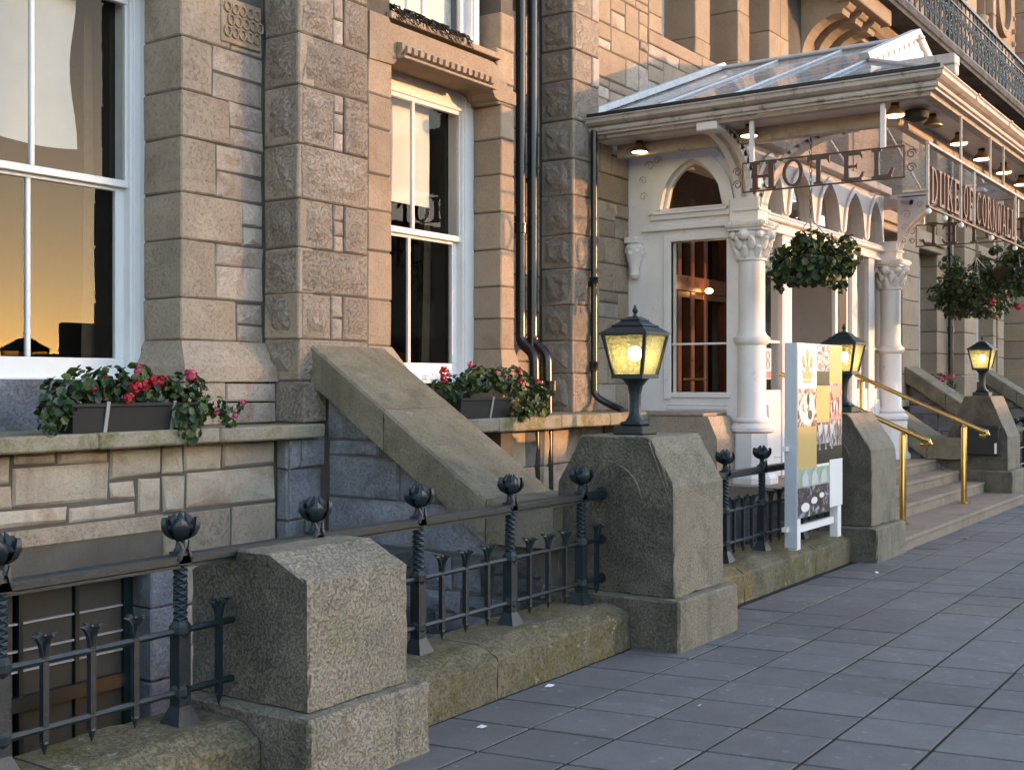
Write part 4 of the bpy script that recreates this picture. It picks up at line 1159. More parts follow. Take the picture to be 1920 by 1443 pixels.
# ================================================================== lamps on the piers
def lamp(x, y, z, label, light=True):
    t = thing('pier_lamp', (x, y, z), label, 'lamp', 'lit lanterns on the piers')
    sq = lambda h: [(x - h, y - h), (x + h, y - h), (x + h, y + h), (x - h, y + h)]
    obj('base', B().cbox(x - 0.105, x + 0.105, y - 0.105, y + 0.105, z, z + 0.055, 0.008).cbox(x - 0.075, x + 0.075, y - 0.075, y + 0.075, z + 0.055, z + 0.082, 0.012), M['iron'], t)
    obj('stem', B().lathe(x, y, [(0.07, z + 0.08), (0.045, z + 0.11), (0.036, z + 0.15), (0.037, z + 0.25), (0.048, z + 0.305), (0.075, z + 0.34), (0.10, z + 0.36)], 8, rot=math.pi / 8), M['iron'], t, smooth=True)
    h0, h1, za, zb = 0.098, 0.150, z + 0.365, z + 0.632
    fr = B()
    fr.prism('z', sq(h0 + 0.012), za - 0.012, za + 0.014)
    for sx in (-1, 1):
        for sy in (-1, 1):
            fr.tube([(x + sx * h0, y + sy * h0, za), (x + sx * h1, y + sy * h1, zb)], 0.013, 4)
    for a, c in (((-1, -1), (1, -1)), ((1, -1), (1, 1)), ((1, 1), (-1, 1)), ((-1, 1), (-1, -1))):
        fr.tube([(x + a[0] * h1, y + a[1] * h1, zb), (x + c[0] * h1, y + c[1] * h1, zb)], 0.014, 4)
        fr.tube([(x + a[0] * h0, y + a[1] * h0, za + 0.006), (x + c[0] * h0, y + c[1] * h0, za + 0.006)], 0.014, 4)
    f = obj('frame', fr, M['iron'], t)
    for a, c in (((-1, -1), (1, -1)), ((1, -1), (1, 1)), ((1, 1), (-1, 1)), ((-1, 1), (-1, -1))):
        g0, g1 = h0 - 0.004, h1 - 0.004
        obj('pane', B().quad((x + a[0] * g0, y + a[1] * g0, za + 0.01), (x + c[0] * g0, y + c[1] * g0, za + 0.01), (x + c[0] * g1, y + c[1] * g1, zb - 0.005), (x + a[0] * g1, y + a[1] * g1, zb - 0.005)), M['lampglass'], f, recalc=False)
    rf = B()
    def frus(r0, r1, z0, z1): rf.add([(px, py, z0) for px, py in sq(r0)] + [(px, py, z1) for px, py in sq(r1)], [(0, 1, 5, 4), (1, 2, 6, 5), (2, 3, 7, 6), (3, 0, 4, 7), (3, 2, 1, 0), (4, 5, 6, 7)])
    frus(0.168, 0.168, zb, zb + 0.009); frus(0.166, 0.105, zb + 0.009, zb + 0.052); frus(0.113, 0.108, zb + 0.052, zb + 0.060); frus(0.098, 0.062, zb + 0.060, zb + 0.088); frus(0.07, 0.066, zb + 0.088, zb + 0.095); frus(0.058, 0.03, zb + 0.095, zb + 0.112)
    roof = obj('roof', rf, M['iron'], t)
    obj('finial', B().lathe(x, y, [(0.028, zb + 0.11), (0.012, zb + 0.12), (0.01, zb + 0.13), (0.02, zb + 0.15), (0.012, zb + 0.168), (0.002, zb + 0.19)], 8), M['iron'], roof, smooth=True)
    obj('bulb', B().ball((x, y, zb - 0.12), 0.042, 12, 8, sz=1.15), M['bulb'], t, smooth=True)
    obj('socket', B().lathe(x, y, [(0.02, zb - 0.078), (0.022, zb - 0.02), (0.03, zb)], 8), M['iron'], t)
    L = bpy.data.lights.new('bulb_light', 'POINT'); L.energy = 0.34; L.color = (1.0, 0.74, 0.34); L.shadow_soft_size = 0.05
    lo = bpy.data.objects.new('bulb_light', L); link(lo, t); lo.location = (0, 0, zb - 0.12 - z)
    return t
lamp(6.66, 3.62, 1.262, 'largest lit lantern with textured yellow glass on the tall near pier')
lamp(10.84, 3.70, 1.31, 'lit lantern on the pier beside the steps, partly hidden by the advertising board')
lamp(16.98, 3.88, 1.395, 'smallest lit lantern on the letterbox pier under the far hanging basket')

# ================================================================== flowers
def leaf_cluster(b, c, n, sx, sy, sz, size, r, droop=0.0, mi=0):
    for _ in range(n):
        while True:
            u = Vector((r.uniform(-1, 1), r.uniform(-1, 1), r.uniform(-1, 1)))
            if 0.15 < u.length < 1: break
        k = u.length ** 0.35
        u = u.normalized() * k
        p = Vector((c[0] + u.x * sx, c[1] + u.y * sy, c[2] + u.z * sz - droop * (u.x * u.x + u.y * u.y) * sz))
        s = size * r.choice((0.45, 0.7, 0.9, 1.0, 1.35)) * r.uniform(0.8, 1.2)
        nrm = (u + Vector((r.uniform(-.8, .8), r.uniform(-.8, .8), r.uniform(0.0, 0.9)))).normalized()
        a = nrm.cross(Vector((r.uniform(-1, 1), r.uniform(-1, 1), 0.3))).normalized()
        w = nrm.cross(a)
        lift = nrm * s * 0.22
        m = mi if isinstance(mi, int) else r.choice(mi)
        if not isinstance(mi, int) and r.random() < 0.02: m = 3
        # rounded geranium-like leaf: a 6-gon folded at its middle
        vs = [p - a * s, p - a * s * 0.45 + w * s * 0.75 + lift, p + a * s * 0.6 + w * s * 0.65 + lift, p + a * s, p + a * s * 0.6 - w * s * 0.65 + lift, p - a * s * 0.45 - w * s * 0.75 + lift]
        b.add(vs, [(0, 1, 2, 3), (0, 3, 4, 5)], m)

def flower_head(parent, c, rad, mat, r, name='flower_head'):
    b = B()
    for _ in range(26):
        u = Vector((r.gauss(0, 1), r.gauss(0, 1), r.gauss(0.2, 1))).normalized()
        p = Vector(c) + u * rad * r.uniform(0.65, 1)
        a = u.cross(Vector((r.uniform(-1, 1), r.uniform(-1, 1), r.uniform(-1, 1)))).normalized(); w = u.cross(a)
        s = rad * 0.42
        b.add([p - a * s, p + w * s + u * s * 0.3, p + a * s, p - w * s + u * s * 0.3], [(0, 1, 2, 3)])
    return obj(name, b, mat, parent, recalc=False)

M['leaf_dry'] = leaf_mat('leaf_dry', (0.16, 0.10, 0.035), (0.20, 0.14, 0.05))
LEAVES = [M['leaf'], M['leaf_light'], M['leaf_dark'], M['leaf_dry']]
def flower_box(x0, x1, y, z, label, seed, heads, straps, spread, trailing=()):
    r = random.Random(seed)
    t = thing('flower_box', ((x0 + x1) / 2, y, z), label, 'flower box', 'window boxes with geraniums')
    obj('trough', B().add([(x0 + 0.02, y - 0.075, z), (x1 - 0.02, y - 0.075, z), (x1 - 0.02, y + 0.075, z), (x0 + 0.02, y + 0.075, z),
                           (x0, y - 0.1, z + 0.165), (x1, y - 0.1, z + 0.165), (x1, y + 0.1, z + 0.165), (x0, y + 0.1, z + 0.165)],
                          [(0, 1, 5, 4), (1, 2, 6, 5), (2, 3, 7, 6), (3, 0, 4, 7), (3, 2, 1, 0)]).cbox(x0 - 0.012, x1 + 0.012, y - 0.112, y - 0.096, z + 0.15, z + 0.172, 0.004).box(x0 + 0.01, x1 - 0.01, y - 0.09, y + 0.09, z + 0.12, z + 0.14), M['trough'], t)
    for x in straps:
        obj('strap', B().add([(x - 0.012, y - 0.08, z - 0.002), (x + 0.012, y - 0.08, z - 0.002), (x + 0.012, y - 0.117, z + 0.178), (x - 0.012, y - 0.117, z + 0.178),
                              (x - 0.012, y - 0.074, z - 0.002), (x + 0.012, y - 0.074, z - 0.002), (x + 0.012, y - 0.111, z + 0.182), (x - 0.012, y - 0.111, z + 0.182)],
                             [(0, 1, 2, 3), (4, 5, 6, 7), (0, 3, 7, 4), (1, 2, 6, 5), (3, 2, 6, 7), (0, 1, 5, 4)]), M['strap'], t)
    b = B()
    for (cx, cz, sx, sz, n, dy) in spread:
        leaf_cluster(b, (cx, y + dy, cz), int(n * 0.52), sx, 0.11, sz * 0.92, 0.027, r, mi=[0, 0, 1, 2])
    for (p0, p1, n) in trailing:
        for k in range(n):
            u = k / n
            q = [p0[i] + (p1[i] - p0[i]) * u + r.uniform(-.025, .025) for i in range(3)]
            leaf_cluster(b, (q[0], q[1], q[2] - 0.06 * math.sin(u * 3)), 5, 0.03, 0.03, 0.03, 0.022, r, mi=[0, 1, 2])
    obj('foliage', b, LEAVES, t, recalc=False, kind='stuff')
    st = B()
    for (hx, hz, hr, m, dy) in heads:
        st.tube([(hx, y, z + 0.16), (hx + r.uniform(-.02, .02), y + dy * 0.5, (z + 0.16 + hz) / 2), (hx, y + dy, hz)], 0.004, 4)
    obj('stems', st, M['leaf_light'], t, kind='stuff')
    for (hx, hz, hr, m, dy) in heads:
        flower_head(t, (hx, y + dy, hz), hr, M[m], r)
    return t
fb1 = flower_box(4.20, 5.18, 6.03, 1.297, 'black trough of red geraniums on the left mossy sill', 61,
           [(4.62, 1.56, 0.040, 'petal_red', -0.12), (4.69, 1.575, 0.036, 'petal_red', -0.12), (4.56, 1.495, 0.034, 'petal_red', -0.14), (4.73, 1.66, 0.036, 'petal_pink', -0.02), (4.79, 1.605, 0.038, 'petal_red', -0.08), (4.87, 1.60, 0.036, 'petal_red', -0.06), (5.12, 1.635, 0.045, 'petal_pink', -0.03), (4.34, 1.56, 0.022, 'petal_red', -0.1), (4.5, 1.62, 0.02, 'petal_red', 0)],
           [4.435, 4.925],
           [(4.22, 1.50, 0.15, 0.15, 190, 0.0), (4.38, 1.57, 0.16, 0.12, 240, 0.0), (4.56, 1.60, 0.12, 0.10, 170, 0.02), (4.6, 1.53, 0.2, 0.1, 220, 0.0), (4.72, 1.63, 0.10, 0.08, 90, 0.02), (4.85, 1.53, 0.18, 0.1, 200, 0.0), (5.08, 1.56, 0.16, 0.10, 200, -0.02), (5.02, 1.42, 0.11, 0.15, 180, -0.1), (4.12, 1.42, 0.09, 0.13, 110, -0.05), (5.0, 1.32, 0.07, 0.12, 80, -0.14)],
           [((5.1, 5.95, 1.52), (5.44, 5.93, 1.36), 16), ((5.15, 5.98, 1.54), (5.52, 5.93, 1.45), 14), ((4.1, 5.95, 1.45), (4.02, 5.9, 1.33), 8)])
for p in ((5.49, 5.92, 1.455, .022), (5.42, 5.92, 1.37, .02), (5.26, 5.92, 1.40, .018)): flower_head(fb1, p[:3], p[3], M['petal_pink'], rnd)
flower_box(7.80, 8.72, 5.95, 1.287, 'black trough of red geraniums below the second window', 62,
           [(7.64, 1.675, 0.045, 'petal_red', -0.05), (7.62, 1.62, 0.036, 'petal_red', -0.06), (8.06, 1.74, 0.025, 'petal_pink', 0.0), (8.38, 1.66, 0.028, 'petal_pink', -0.05), (8.72, 1.68, 0.032, 'petal_red', -0.04), (8.76, 1.70, 0.026, 'petal_pink', -0.02), (8.64, 1.60, 0.032, 'petal_pink', -0.12), (8.94, 1.60, 0.028, 'petal_pink', -0.1)],
           [8.24],
           [(7.85, 1.55, 0.26, 0.12, 300, 0), (8.2, 1.62, 0.26, 0.12, 300, 0), (8.6, 1.62, 0.28, 0.12, 320, -0.02), (8.75, 1.46, 0.26, 0.2, 380, -0.08), (8.95, 1.42, 0.2, 0.17, 220, -0.1), (7.7, 1.5, 0.14, 0.1, 110, -0.04), (8.62, 1.34, 0.16, 0.1, 110, -0.14)])
flower_box(22.3, 23.5, 5.98, 1.28, 'distant geranium trough right of the far porch column', 63,
           [(22.5, 1.62, 0.06, 'petal_pink', -0.1), (23.3, 1.68, 0.06, 'petal_pink', -0.1), (22.8, 1.66, 0.05, 'petal_red', -0.1)], [22.9],
           [(22.4, 1.55, 0.4, 0.2, 150, 0), (23.1, 1.58, 0.5, 0.2, 200, 0), (23.5, 1.4, 0.25, 0.2, 90, -0.05)])

# withered trailing stuff on the first-floor sill
wt = thing('dead_plant', (7.6, 6.08, 4.485), 'withered dark plant hanging over the ledge above the carved lintel', 'plant')
b = B(); r = random.Random(9)
for k in range(90):
    x = r.uniform(7.12, 8.15); 
    b.tube([(x, 6.2, 4.49 + r.uniform(0, .05)), (x + r.uniform(-.05, .08), 6.10, 4.53 + r.uniform(0, .05)), (x + r.uniform(-.05, .1), 6.03, 4.50 + r.uniform(-.03, .05)), (x + r.uniform(-.05, .12), 6.0, 4.44 + r.uniform(-.03, .04))], [0.006, 0.008, 0.006, 0.002], 4)
obj('stems', b, M['soil'], wt, kind='stuff')

# ================================================================== rainwater pipes
def pipe(pts, r, label, joints, brackets=()):
    t = thing('downpipe', (pts[-1][0], pts[-1][1], min(p[2] for p in pts)), label, 'downpipe', 'black rainwater downpipes')
    fine = [Vector(pts[0])]
    for i in range(1, len(pts) - 1):
        p = Vector(pts[i]); a = (Vector(pts[i - 1]) - p); c = (Vector(pts[i + 1]) - p)
        d = min(0.07, a.length * 0.4, c.length * 0.4)
        for k in range(5):
            u = k / 4
            fine.append((p + a.normalized() * d) * (1 - u) ** 2 + p * 2 * u * (1 - u) + (p + c.normalized() * d) * u * u)
    fine.append(Vector(pts[-1]))
    obj('tube', B().tube(fine, r, 14), M['pipe'], t, smooth=True)
    for (x, y, z) in joints:
        obj('collar', B().lathe(x, y, [(r * 1.0, z - 0.05), (r * 1.22, z - 0.045), (r * 1.22, z + 0.03), (r * 1.3, z + 0.034), (r * 1.3, z + 0.05), (r, z + 0.052)], 14), M['pipe'], t, smooth=True)
    for (x, y, z) in brackets:
        obj('bracket', B().box(x - r * 1.5, x + r * 1.5, y + r * 0.4, y + r * 1.4, z - 0.02, z + 0.02), M['pipe'], t)
    return t
pipe([(9.72, 6.56, 9.0), (9.72, 6.56, 1.98), (9.72, 6.40, 1.86), (9.72, 6.36, -1.9)], 0.052, 'left one of the paired black downpipes between second window and dark pilaster', [(9.72, 6.56, 3.1), (9.72, 6.36, 1.55)], [(9.72, 6.56, 3.2)])
pipe([(9.93, 6.56, 9.0), (9.93, 6.56, 1.99), (9.95, 6.40, 1.86), (9.95, 6.36, -1.9)], 0.055, 'right one of the paired black downpipes, kinked above the sill', [(9.93, 6.56, 1.98), (9.95, 6.36, 1.55)], [(9.93, 6.56, 3.6)])
pipe([(10.60, 6.24, 4.18), (10.60, 6.24, 1.45), (10.66, 6.10, 1.36), (10.66, 5.92, 1.30), (10.66, 5.92, -1.5)], 0.036, 'thin black downpipe dropping from the canopy gutter beside the porch', [(10.60, 6.24, 2.62), (10.60, 6.24, 1.75)], [(10.60, 6.24, 2.6)])
pipe([(24.1, 6.1, 9.0), (24.1, 6.1, 1.3)], 0.05, 'distant downpipe beyond the porch, behind the hanging baskets', [(24.1, 6.1, 2.6)])

# ================================================================== steps and handrails
steps = structure('entrance_steps', B().box(11.3, 17.6, 3.6, 6.5, -2.2, 0.02), M['step'])
def nosing(x0, x1, y0, y1, z0, z1):
    r = 0.03; prof = [(y1, z0), (y0 + 0.012, z0), (y0 + 0.012, z1 - 0.045), (y0, z1 - 0.035), (y0, z1 - 0.012), (y0 + 0.012, z1), (y1, z1)]
    return obj('step', B().prism('x', prof, x0, x1), M['step'], steps)
xs = [11.12, 13.3, 15.4, 17.5]
for a, c in zip(xs, xs[1:]): nosing(a + (0.0 if a > 11.2 else 0.14), c - 0.004, 3.27, 3.78, -0.03, 0.125)
nosing(11.2, 13.9, 3.76, 4.10, 0.12, 0.262); nosing(13.904, 16.7, 3.76, 4.10, 0.12, 0.262)
nosing(11.2, 15.0, 4.08, 4.40, 0.258, 0.40); nosing(15.004, 16.7, 4.08, 4.40, 0.258, 0.40)
nosing(11.2, 16.9, 4.38, 6.5, 0.396, 0.54)
def handrail(x, label):
    t = thing('handrail', (x, 3.6, 0.125), label, 'handrail', 'brass handrails on the entrance steps')
    zt = lambda y: 1.02 + (y - 3.45) * 0.44
    pts = [(x, 3.40, 0.965), (x, 3.36, 0.955), (x, 3.325, 0.975), (x, 3.33, 1.0), (x, 3.38, 1.01), (x, 3.45, 1.03), (x, 4.95, zt(4.95)), (x, 5.0, zt(4.98))]
    pts = [(x, 3.44, 0.955), (x, 3.38, 0.945), (x, 3.345, 0.965), (x, 3.36, 0.995)] + [(x, y, zt(y)) for y in (3.42, 3.6, 4.2, 4.95)]
    obj('rail', B().tube(pts, 0.026, 12), M['brass'], t, smooth=True)
    for y, zb in ((3.62, 0.125), (4.86, 0.54)):
        obj('post', B().lathe(x, y, [(0.075, zb), (0.075, zb + 0.008), (0.05, zb + 0.018), (0.034, zb + 0.024), (0.034, zt(y) - 0.06), (0.03, zt(y) - 0.045), (0.02, zt(y) - 0.035), (0.02, zt(y) - 0.01)], 14), M['brass'], t, smooth=True)
    return t
handrail(12.42, 'nearer brass handrail on the entrance steps')
handrail(14.92, 'farther brass handrail ending in front of the letterbox pier')

# ================================================================== advertising board between the piers
ab = thing('advertising_board', (9.5, 3.52, 0.27), 'white advertising board with gold and photo squares standing on the low wall', 'sign')
X0, X1, YF = 8.93, 9.96, 3.42
for x, zb in ((X0, 0.275), (X1 - 0.085, 0.28)):
    obj('post', B().cbox(x, x + 0.085, YF + 0.004, YF + 0.075, zb, 1.86, 0.003), M['card_w'], ab)
obj('backing', B().cbox(X0, X1, YF + 0.0, YF + 0.018, 0.62, 1.90, 0.003), M['card_w'], ab)
obj('side_board', B().cbox(X0 - 0.014, X0 - 0.002, YF - 0.004, YF + 0.10, 0.29, 1.90, 0.003), M['card_b'], ab)
obj('cross_bar', B().box(X0 + 0.11, X1 - 0.11, YF + 0.03, YF + 0.06, 0.40, 0.455), M['card_w'], ab)
for z in (0.42, 1.05): obj('clamp', B().box(X0 - 0.07, X0 - 0.014, YF + 0.06, YF + 0.10, z, z + 0.035), M['card_w'], ab)
gold = plain('print_gold', (0.55, 0.38, 0.14), 0.35, var=0.06, nscale=3)
blk = plain('print_black', (0.02, 0.017, 0.016), 0.3, var=0.2)
def photo_mat(name, cols, scale, seed, stretch=(1, 1, 1)):
    m, nt, bs, out = nodes(name)
    v = coords(nt, False, stretch)
    cr = N(nt, "ShaderNodeValToRGB")
    cr.color_ramp.elements[0].position = 0.36; cr.color_ramp.elements[0].color = (*cols[0], 1)
    cr.color_ramp.elements[1].position = 0.68; cr.color_ramp.elements[1].color = (*cols[-1], 1)
    for k, c in enumerate(cols[1:-1]):
        e = cr.color_ramp.elements.new(0.36 + 0.32 * (k + 1) / (len(cols) - 1)); e.color = (*c, 1)
    nt.links.new(noise(nt, v, scale, 4, 0.55, 0.8), cr.inputs[0])
    nt.links.new(cr.outputs[0], bs.inputs["Base Color"]); bs.inputs["Roughness"].default_value = 0.3
    return m
ph = [photo_mat('print_chandelier', [(0.02, 0.015, 0.02), (0.45, 0.38, 0.42), (0.75, 0.68, 0.72)], 16, 1, (1, 1, 2)),
      photo_mat('print_food', [(0.72, 0.70, 0.68), (0.60, 0.55, 0.50), (0.28, 0.12, 0.05), (0.10, 0.06, 0.03)], 13, 2),
      photo_mat('print_banquet', [(0.10, 0.03, 0.06), (0.45, 0.20, 0.17), (0.70, 0.62, 0.66)], 12, 3),
      photo_mat('print_glasses', [(0.03, 0.025, 0.025), (0.25, 0.2, 0.2), (0.8, 0.76, 0.76)], 12, 4, (2.5, 1, 0.8)),
      photo_mat('print_hall', [(0.5, 0.52, 0.5), (0.24, 0.36, 0.22), (0.45, 0.46, 0.44)], 9, 5, (2.5, 1, 0.6)),
      photo_mat('print_tables', [(0.03, 0.02, 0.02), (0.06, 0.04, 0.04), (0.5, 0.5, 0.55)], 13, 6)]
cx = [X0 + 0.004, X0 + 0.42, X0 + 0.72, X1 - 0.003]
zz = [1.895, 1.56, 1.235, 0.925, 0.62]
def tile(a, c, z0, z1, m, o=0.004): return obj('print_panel', B().box(a + 0.001, c - 0.001, YF - o, YF - 0.001, z0 + 0.001, z1 - 0.001), m, ab)
tile(cx[0], cx[1], zz[1] - 0.02, zz[0], M['card_w']); tile(cx[1], cx[2], 1.68, zz[0], ph[0]); tile(cx[1], cx[2], zz[1], 1.68, blk); tile(cx[2], cx[3], zz[1] + 0.02, zz[0], gold)
tile(cx[0], cx[1], zz[2], zz[1] - 0.02, ph[1]); tile(cx[1], cx[2], zz[2] + 0.03, zz[1], gold); tile(cx[2], cx[3], zz[2] + 0.05, zz[1] + 0.02, ph[2])
tile(cx[0], cx[1], zz[3] - 0.02, zz[2], gold); tile(cx[1], cx[2], 1.09, zz[2] + 0.03, ph[3]); tile(cx[2], cx[3], 1.06, zz[2] + 0.05, ph[3]); tile(cx[1], cx[2], zz[3], 1.09, blk); tile(cx[2], cx[3], zz[3] + 0.02, 1.06, blk)
tile(cx[0], cx[2], 0.76, zz[3] - 0.02, ph[4]); tile(cx[0], cx[2], 0.52, 0.76, ph[5]); tile(cx[2], cx[3], 0.55, zz[3] + 0.02, M['card_w'], 0.008)
for k in range(3):
    ax = X0 + 0.1 + k * 0.21
    obj('print_arch', B().prism('y', [(ax, 0.77), (ax + 0.13, 0.77), (ax + 0.13, 0.84), (ax + 0.065, 0.89), (ax, 0.84)], YF - 0.0055, YF - 0.0045), M['card_b'], ab)
# sharper motifs in the printed pictures
def motif(poly, m, o): return obj('print_motif', B().prism('y', poly, YF - 0.0052 - o, YF - 0.0042), m, ab)
oval = lambda x, z, a, b_: [(x + a * math.cos(R(24 * k)), z + b_ * math.sin(R(24 * k))) for k in range(15)]
motif(oval(cx[0] + 0.2, 1.37, 0.17, 0.12), M['card_w'], 0.0); motif(oval(cx[0] + 0.17, 1.40, 0.08, 0.055), ph[1], 0.0006); motif(oval(cx[0] + 0.26, 1.33, 0.05, 0.04), M['letter'], 0.0008); motif(oval(cx[0] + 0.22, 1.45, 0.03, 0.045), M['leaf'], 0.0008)
for k in range(3):
    gx = cx[1] + 0.07 + k * 0.14
    motif([(gx - 0.045, 1.24), (gx + 0.045, 1.24), (gx + 0.03, 1.17), (gx + 0.006, 1.15), (gx + 0.006, 1.05), (gx + 0.03, 1.04), (gx - 0.03, 1.04), (gx - 0.006, 1.05), (gx - 0.006, 1.15), (gx - 0.03, 1.17)], M['card_b'], 0.0003 * k)
for (tx, tz, a) in ((cx[0] + 0.16, 0.60, 0.09), (cx[0] + 0.36, 0.64, 0.07), (cx[0] + 0.53, 0.67, 0.055)): motif(oval(tx, tz, a, a * 0.4), M['card_w'], 0.0)
for k in range(7): motif(oval(cx[2] + 0.04 + k * 0.035, 1.36 + 0.02 * (k % 3), 0.012, 0.045), (M['card_w'], M['letter'])[k % 2], 0.0003 * (k % 3))
motif([(cx[2] + 0.03, 1.56), (cx[3] - 0.02, 1.56), (cx[3] - 0.06, 1.47), (cx[2] + 0.08, 1.45)], plain('print_ceiling', (0.55, 0.28, 0.2), 0.4), 0.0)
# gold crown-and-feathers emblem
ex, ez = (cx[0] + cx[1]) / 2, 1.66
em = B()
em.prism('y', [(ex - 0.085, ez - 0.075), (ex + 0.085, ez - 0.075), (ex + 0.085, ez - 0.055), (ex - 0.085, ez - 0.055)], YF - 0.007, YF - 0.0045)
em.prism('y', [(ex - 0.085, ez - 0.045), (ex + 0.085, ez - 0.045), (ex + 0.115, ez + 0.03), (ex + 0.06, ez - 0.005), (ex + 0.035, ez + 0.03), (ex, ez - 0.01), (ex - 0.035, ez + 0.03), (ex - 0.06, ez - 0.005), (ex - 0.115, ez + 0.03)], YF - 0.007, YF - 0.0045)
for s, h, w in ((0, 0.175, 0.028), (-1, 0.125, 0.026), (1, 0.125, 0.026)):
    fx = ex + s * 0.085
    em.prism('y', [(fx + w * math.cos(R(30 * k)) + s * 0.012 * math.sin(R(30 * k)), ez + h - 0.03 + 0.05 * math.sin(R(30 * k))) for k in range(12)], YF - 0.007, YF - 0.0045)
    em.prism('y', [(ex + s * 0.03 - 0.008, ez + 0.035), (ex + s * 0.03 + 0.008, ez + 0.035), (fx + 0.01, ez + h - 0.06), (fx - 0.01, ez + h - 0.06)], YF - 0.007, YF - 0.0045)
em.prism('y', [(ex + 0.025 * math.cos(R(45 * k)), ez + 0.045 + 0.03 * math.sin(R(45 * k))) for k in range(8)], YF - 0.0072, YF - 0.0045)
obj('emblem', em, gold, ab)

# scraps of litter on the pavement
for k, (x, y, s_, lab) in enumerate([(5.25, 3.36, .03, 'white scrap of litter at the foot of the low wall between the two near piers'), (4.45, 3.22, .025, 'small white scrap beside the squat pier plinth'), (5.35, 2.55, .02, 'white scrap lying alone in the middle of the near paving'),
                                     (9.9, 3.1, .035, 'white scrap on the paving before the pier beside the steps'), (12.6, 3.05, .045, 'white scrap on the paving in front of the bottom step'), (6.9, 1.35, .022, 'white scrap on the paving at the lower right')]):
    a = rnd.uniform(0, 6)
    pts = [(x + s_ * math.cos(a + q * 1.57) * (1 if q % 2 else 0.5), y + s_ * math.sin(a + q * 1.57) * (1 if q % 2 else 0.5), 0.004 + 0.004 * (q % 3)) for q in range(4)]
    o = B().add(pts + [(p[0], p[1], p[2] + 0.002) for p in pts], [(0, 1, 2, 3), (4, 5, 6, 7), (0, 1, 5, 4), (1, 2, 6, 5), (2, 3, 7, 6), (3, 0, 4, 7)])
    obj('litter_scrap', o, M['card_w'], None, label=lab, cat='litter', group='litter scraps on the pavement', base=(x, y, 0))

# ================================================================== entrance porch
obj('platform', B().box(11.25, 16.85, 4.42, 6.5, -0.02, 0.392), M['slate'], steps)
porch = thing('entrance_porch', (13.95, 5.3, 0.54), 'white painted entrance porch with arched lights and clustered columns', 'porch')
WH = M['white']
def zarch(u, u0, u1, zb, zt):
    """pointed arch height at u"""
    m = (u0 + u1) / 2; a = (u1 - u0) / 2; h = zt - zb
    k = abs(u - m) / a
    Rr = 1.55
    return zb + h * math.sqrt(max(0.0, Rr ** 2 - (min(k, 1) + Rr - 1) ** 2)) / math.sqrt(Rr ** 2 - (Rr - 1) ** 2)
def arch_curve(u0, u1, zb, zt, n=12): return [(u0 + (u1 - u0) * k / n, zarch(u0 + (u1 - u0) * k / n, u0, u1, zb, zt)) for k in range(n + 1)]

# left side wall (looks back along the pavement)
XS = 11.60
b = B()
b.box(XS, XS + 0.12, 5.05, 6.39, 0.54, 1.48).box(XS, XS + 0.12, 5.86, 6.39, 1.48, 3.10).box(XS, XS + 0.12, 5.05, 5.215, 1.48, 3.10).box(XS, XS + 0.12, 5.05, 6.39, 3.10, 3.46)
cv = arch_curve(5.25, 5.985, 3.46, 3.975, 14)
for (p, q) in zip(cv, cv[1:]): b.prism('x', [p, q, (q[0], 4.14), (p[0], 4.14)], XS, XS + 0.12)
b.box(XS, XS + 0.12, 5.985, 6.39, 3.46, 4.14).box(XS, XS + 0.12, 5.05, 5.25, 3.46, 4.14)
sw = obj('side_wall', b, WH, porch)
ov = arch_curve(5.10, 6.13, 3.40, 4.12, 14)
obj('arch_moulding', B().strip('x', cv, ov, XS - 0.035, XS - 0.001), WH, sw)
iv = arch_curve(5.29, 5.945, 3.48, 3.935, 14)
obj('arch_reveal', B().strip('x', iv, cv, XS + 0.05, XS + 0.11), WH, sw)
obj('arch_sill', B().prism('y', [(XS - 0.07, 3.40), (XS - 0.07, 3.425), (XS + 0.06, 3.475), (XS + 0.06, 3.40)], 5.20, 6.06).cbox(XS - 0.04, XS, 5.16, 6.10, 3.345, 3.40, 0.004), WH, sw)
obj('transom_moulding', B().cbox(XS - 0.06, XS, 5.12, 6.20, 3.225, 3.262, 0.006).cbox(XS - 0.035, XS, 5.14, 6.19, 3.262, 3.29, 0.006), WH, sw)
obj('door_frame', B().cbox(XS - 0.03, XS + 0.05, 5.86, 5.945, 1.40, 3.17, 0.008).cbox(XS - 0.03, XS + 0.05, 5.17, 5.86, 3.10, 3.17, 0.008).cbox(XS - 0.03, XS + 0.05, 5.17, 5.86, 1.42, 1.478, 0.008)
    .cbox(XS - 0.018, XS, 5.2, 5.9, 1.29, 1.33, 0.005).cbox(XS - 0.012, XS, 5.2, 5.9, 1.34, 1.355, 0.003).cbox(XS + 0.01, XS + 0.05, 5.215, 5.86, 1.985, 2.008, 0.004), WH, sw)
obj('pane', B().quad((XS + 0.03, 5.215, 1.48), (XS + 0.03, 5.86, 1.48), (XS + 0.03, 5.86, 1.985), (XS + 0.03, 5.215, 1.985)), M['glass'], sw, recalc=False)
obj('pane', B().quad((XS + 0.03, 5.215, 2.008), (XS + 0.03, 5.86, 2.008), (XS + 0.03, 5.86, 3.10), (XS + 0.03, 5.215, 3.10)), M['glass'], sw, recalc=False)
obj('pane', B().add([(XS + 0.08, p[0], p[1]) for p in iv], [tuple(range(len(iv)))]), M['glass'], sw, recalc=False)
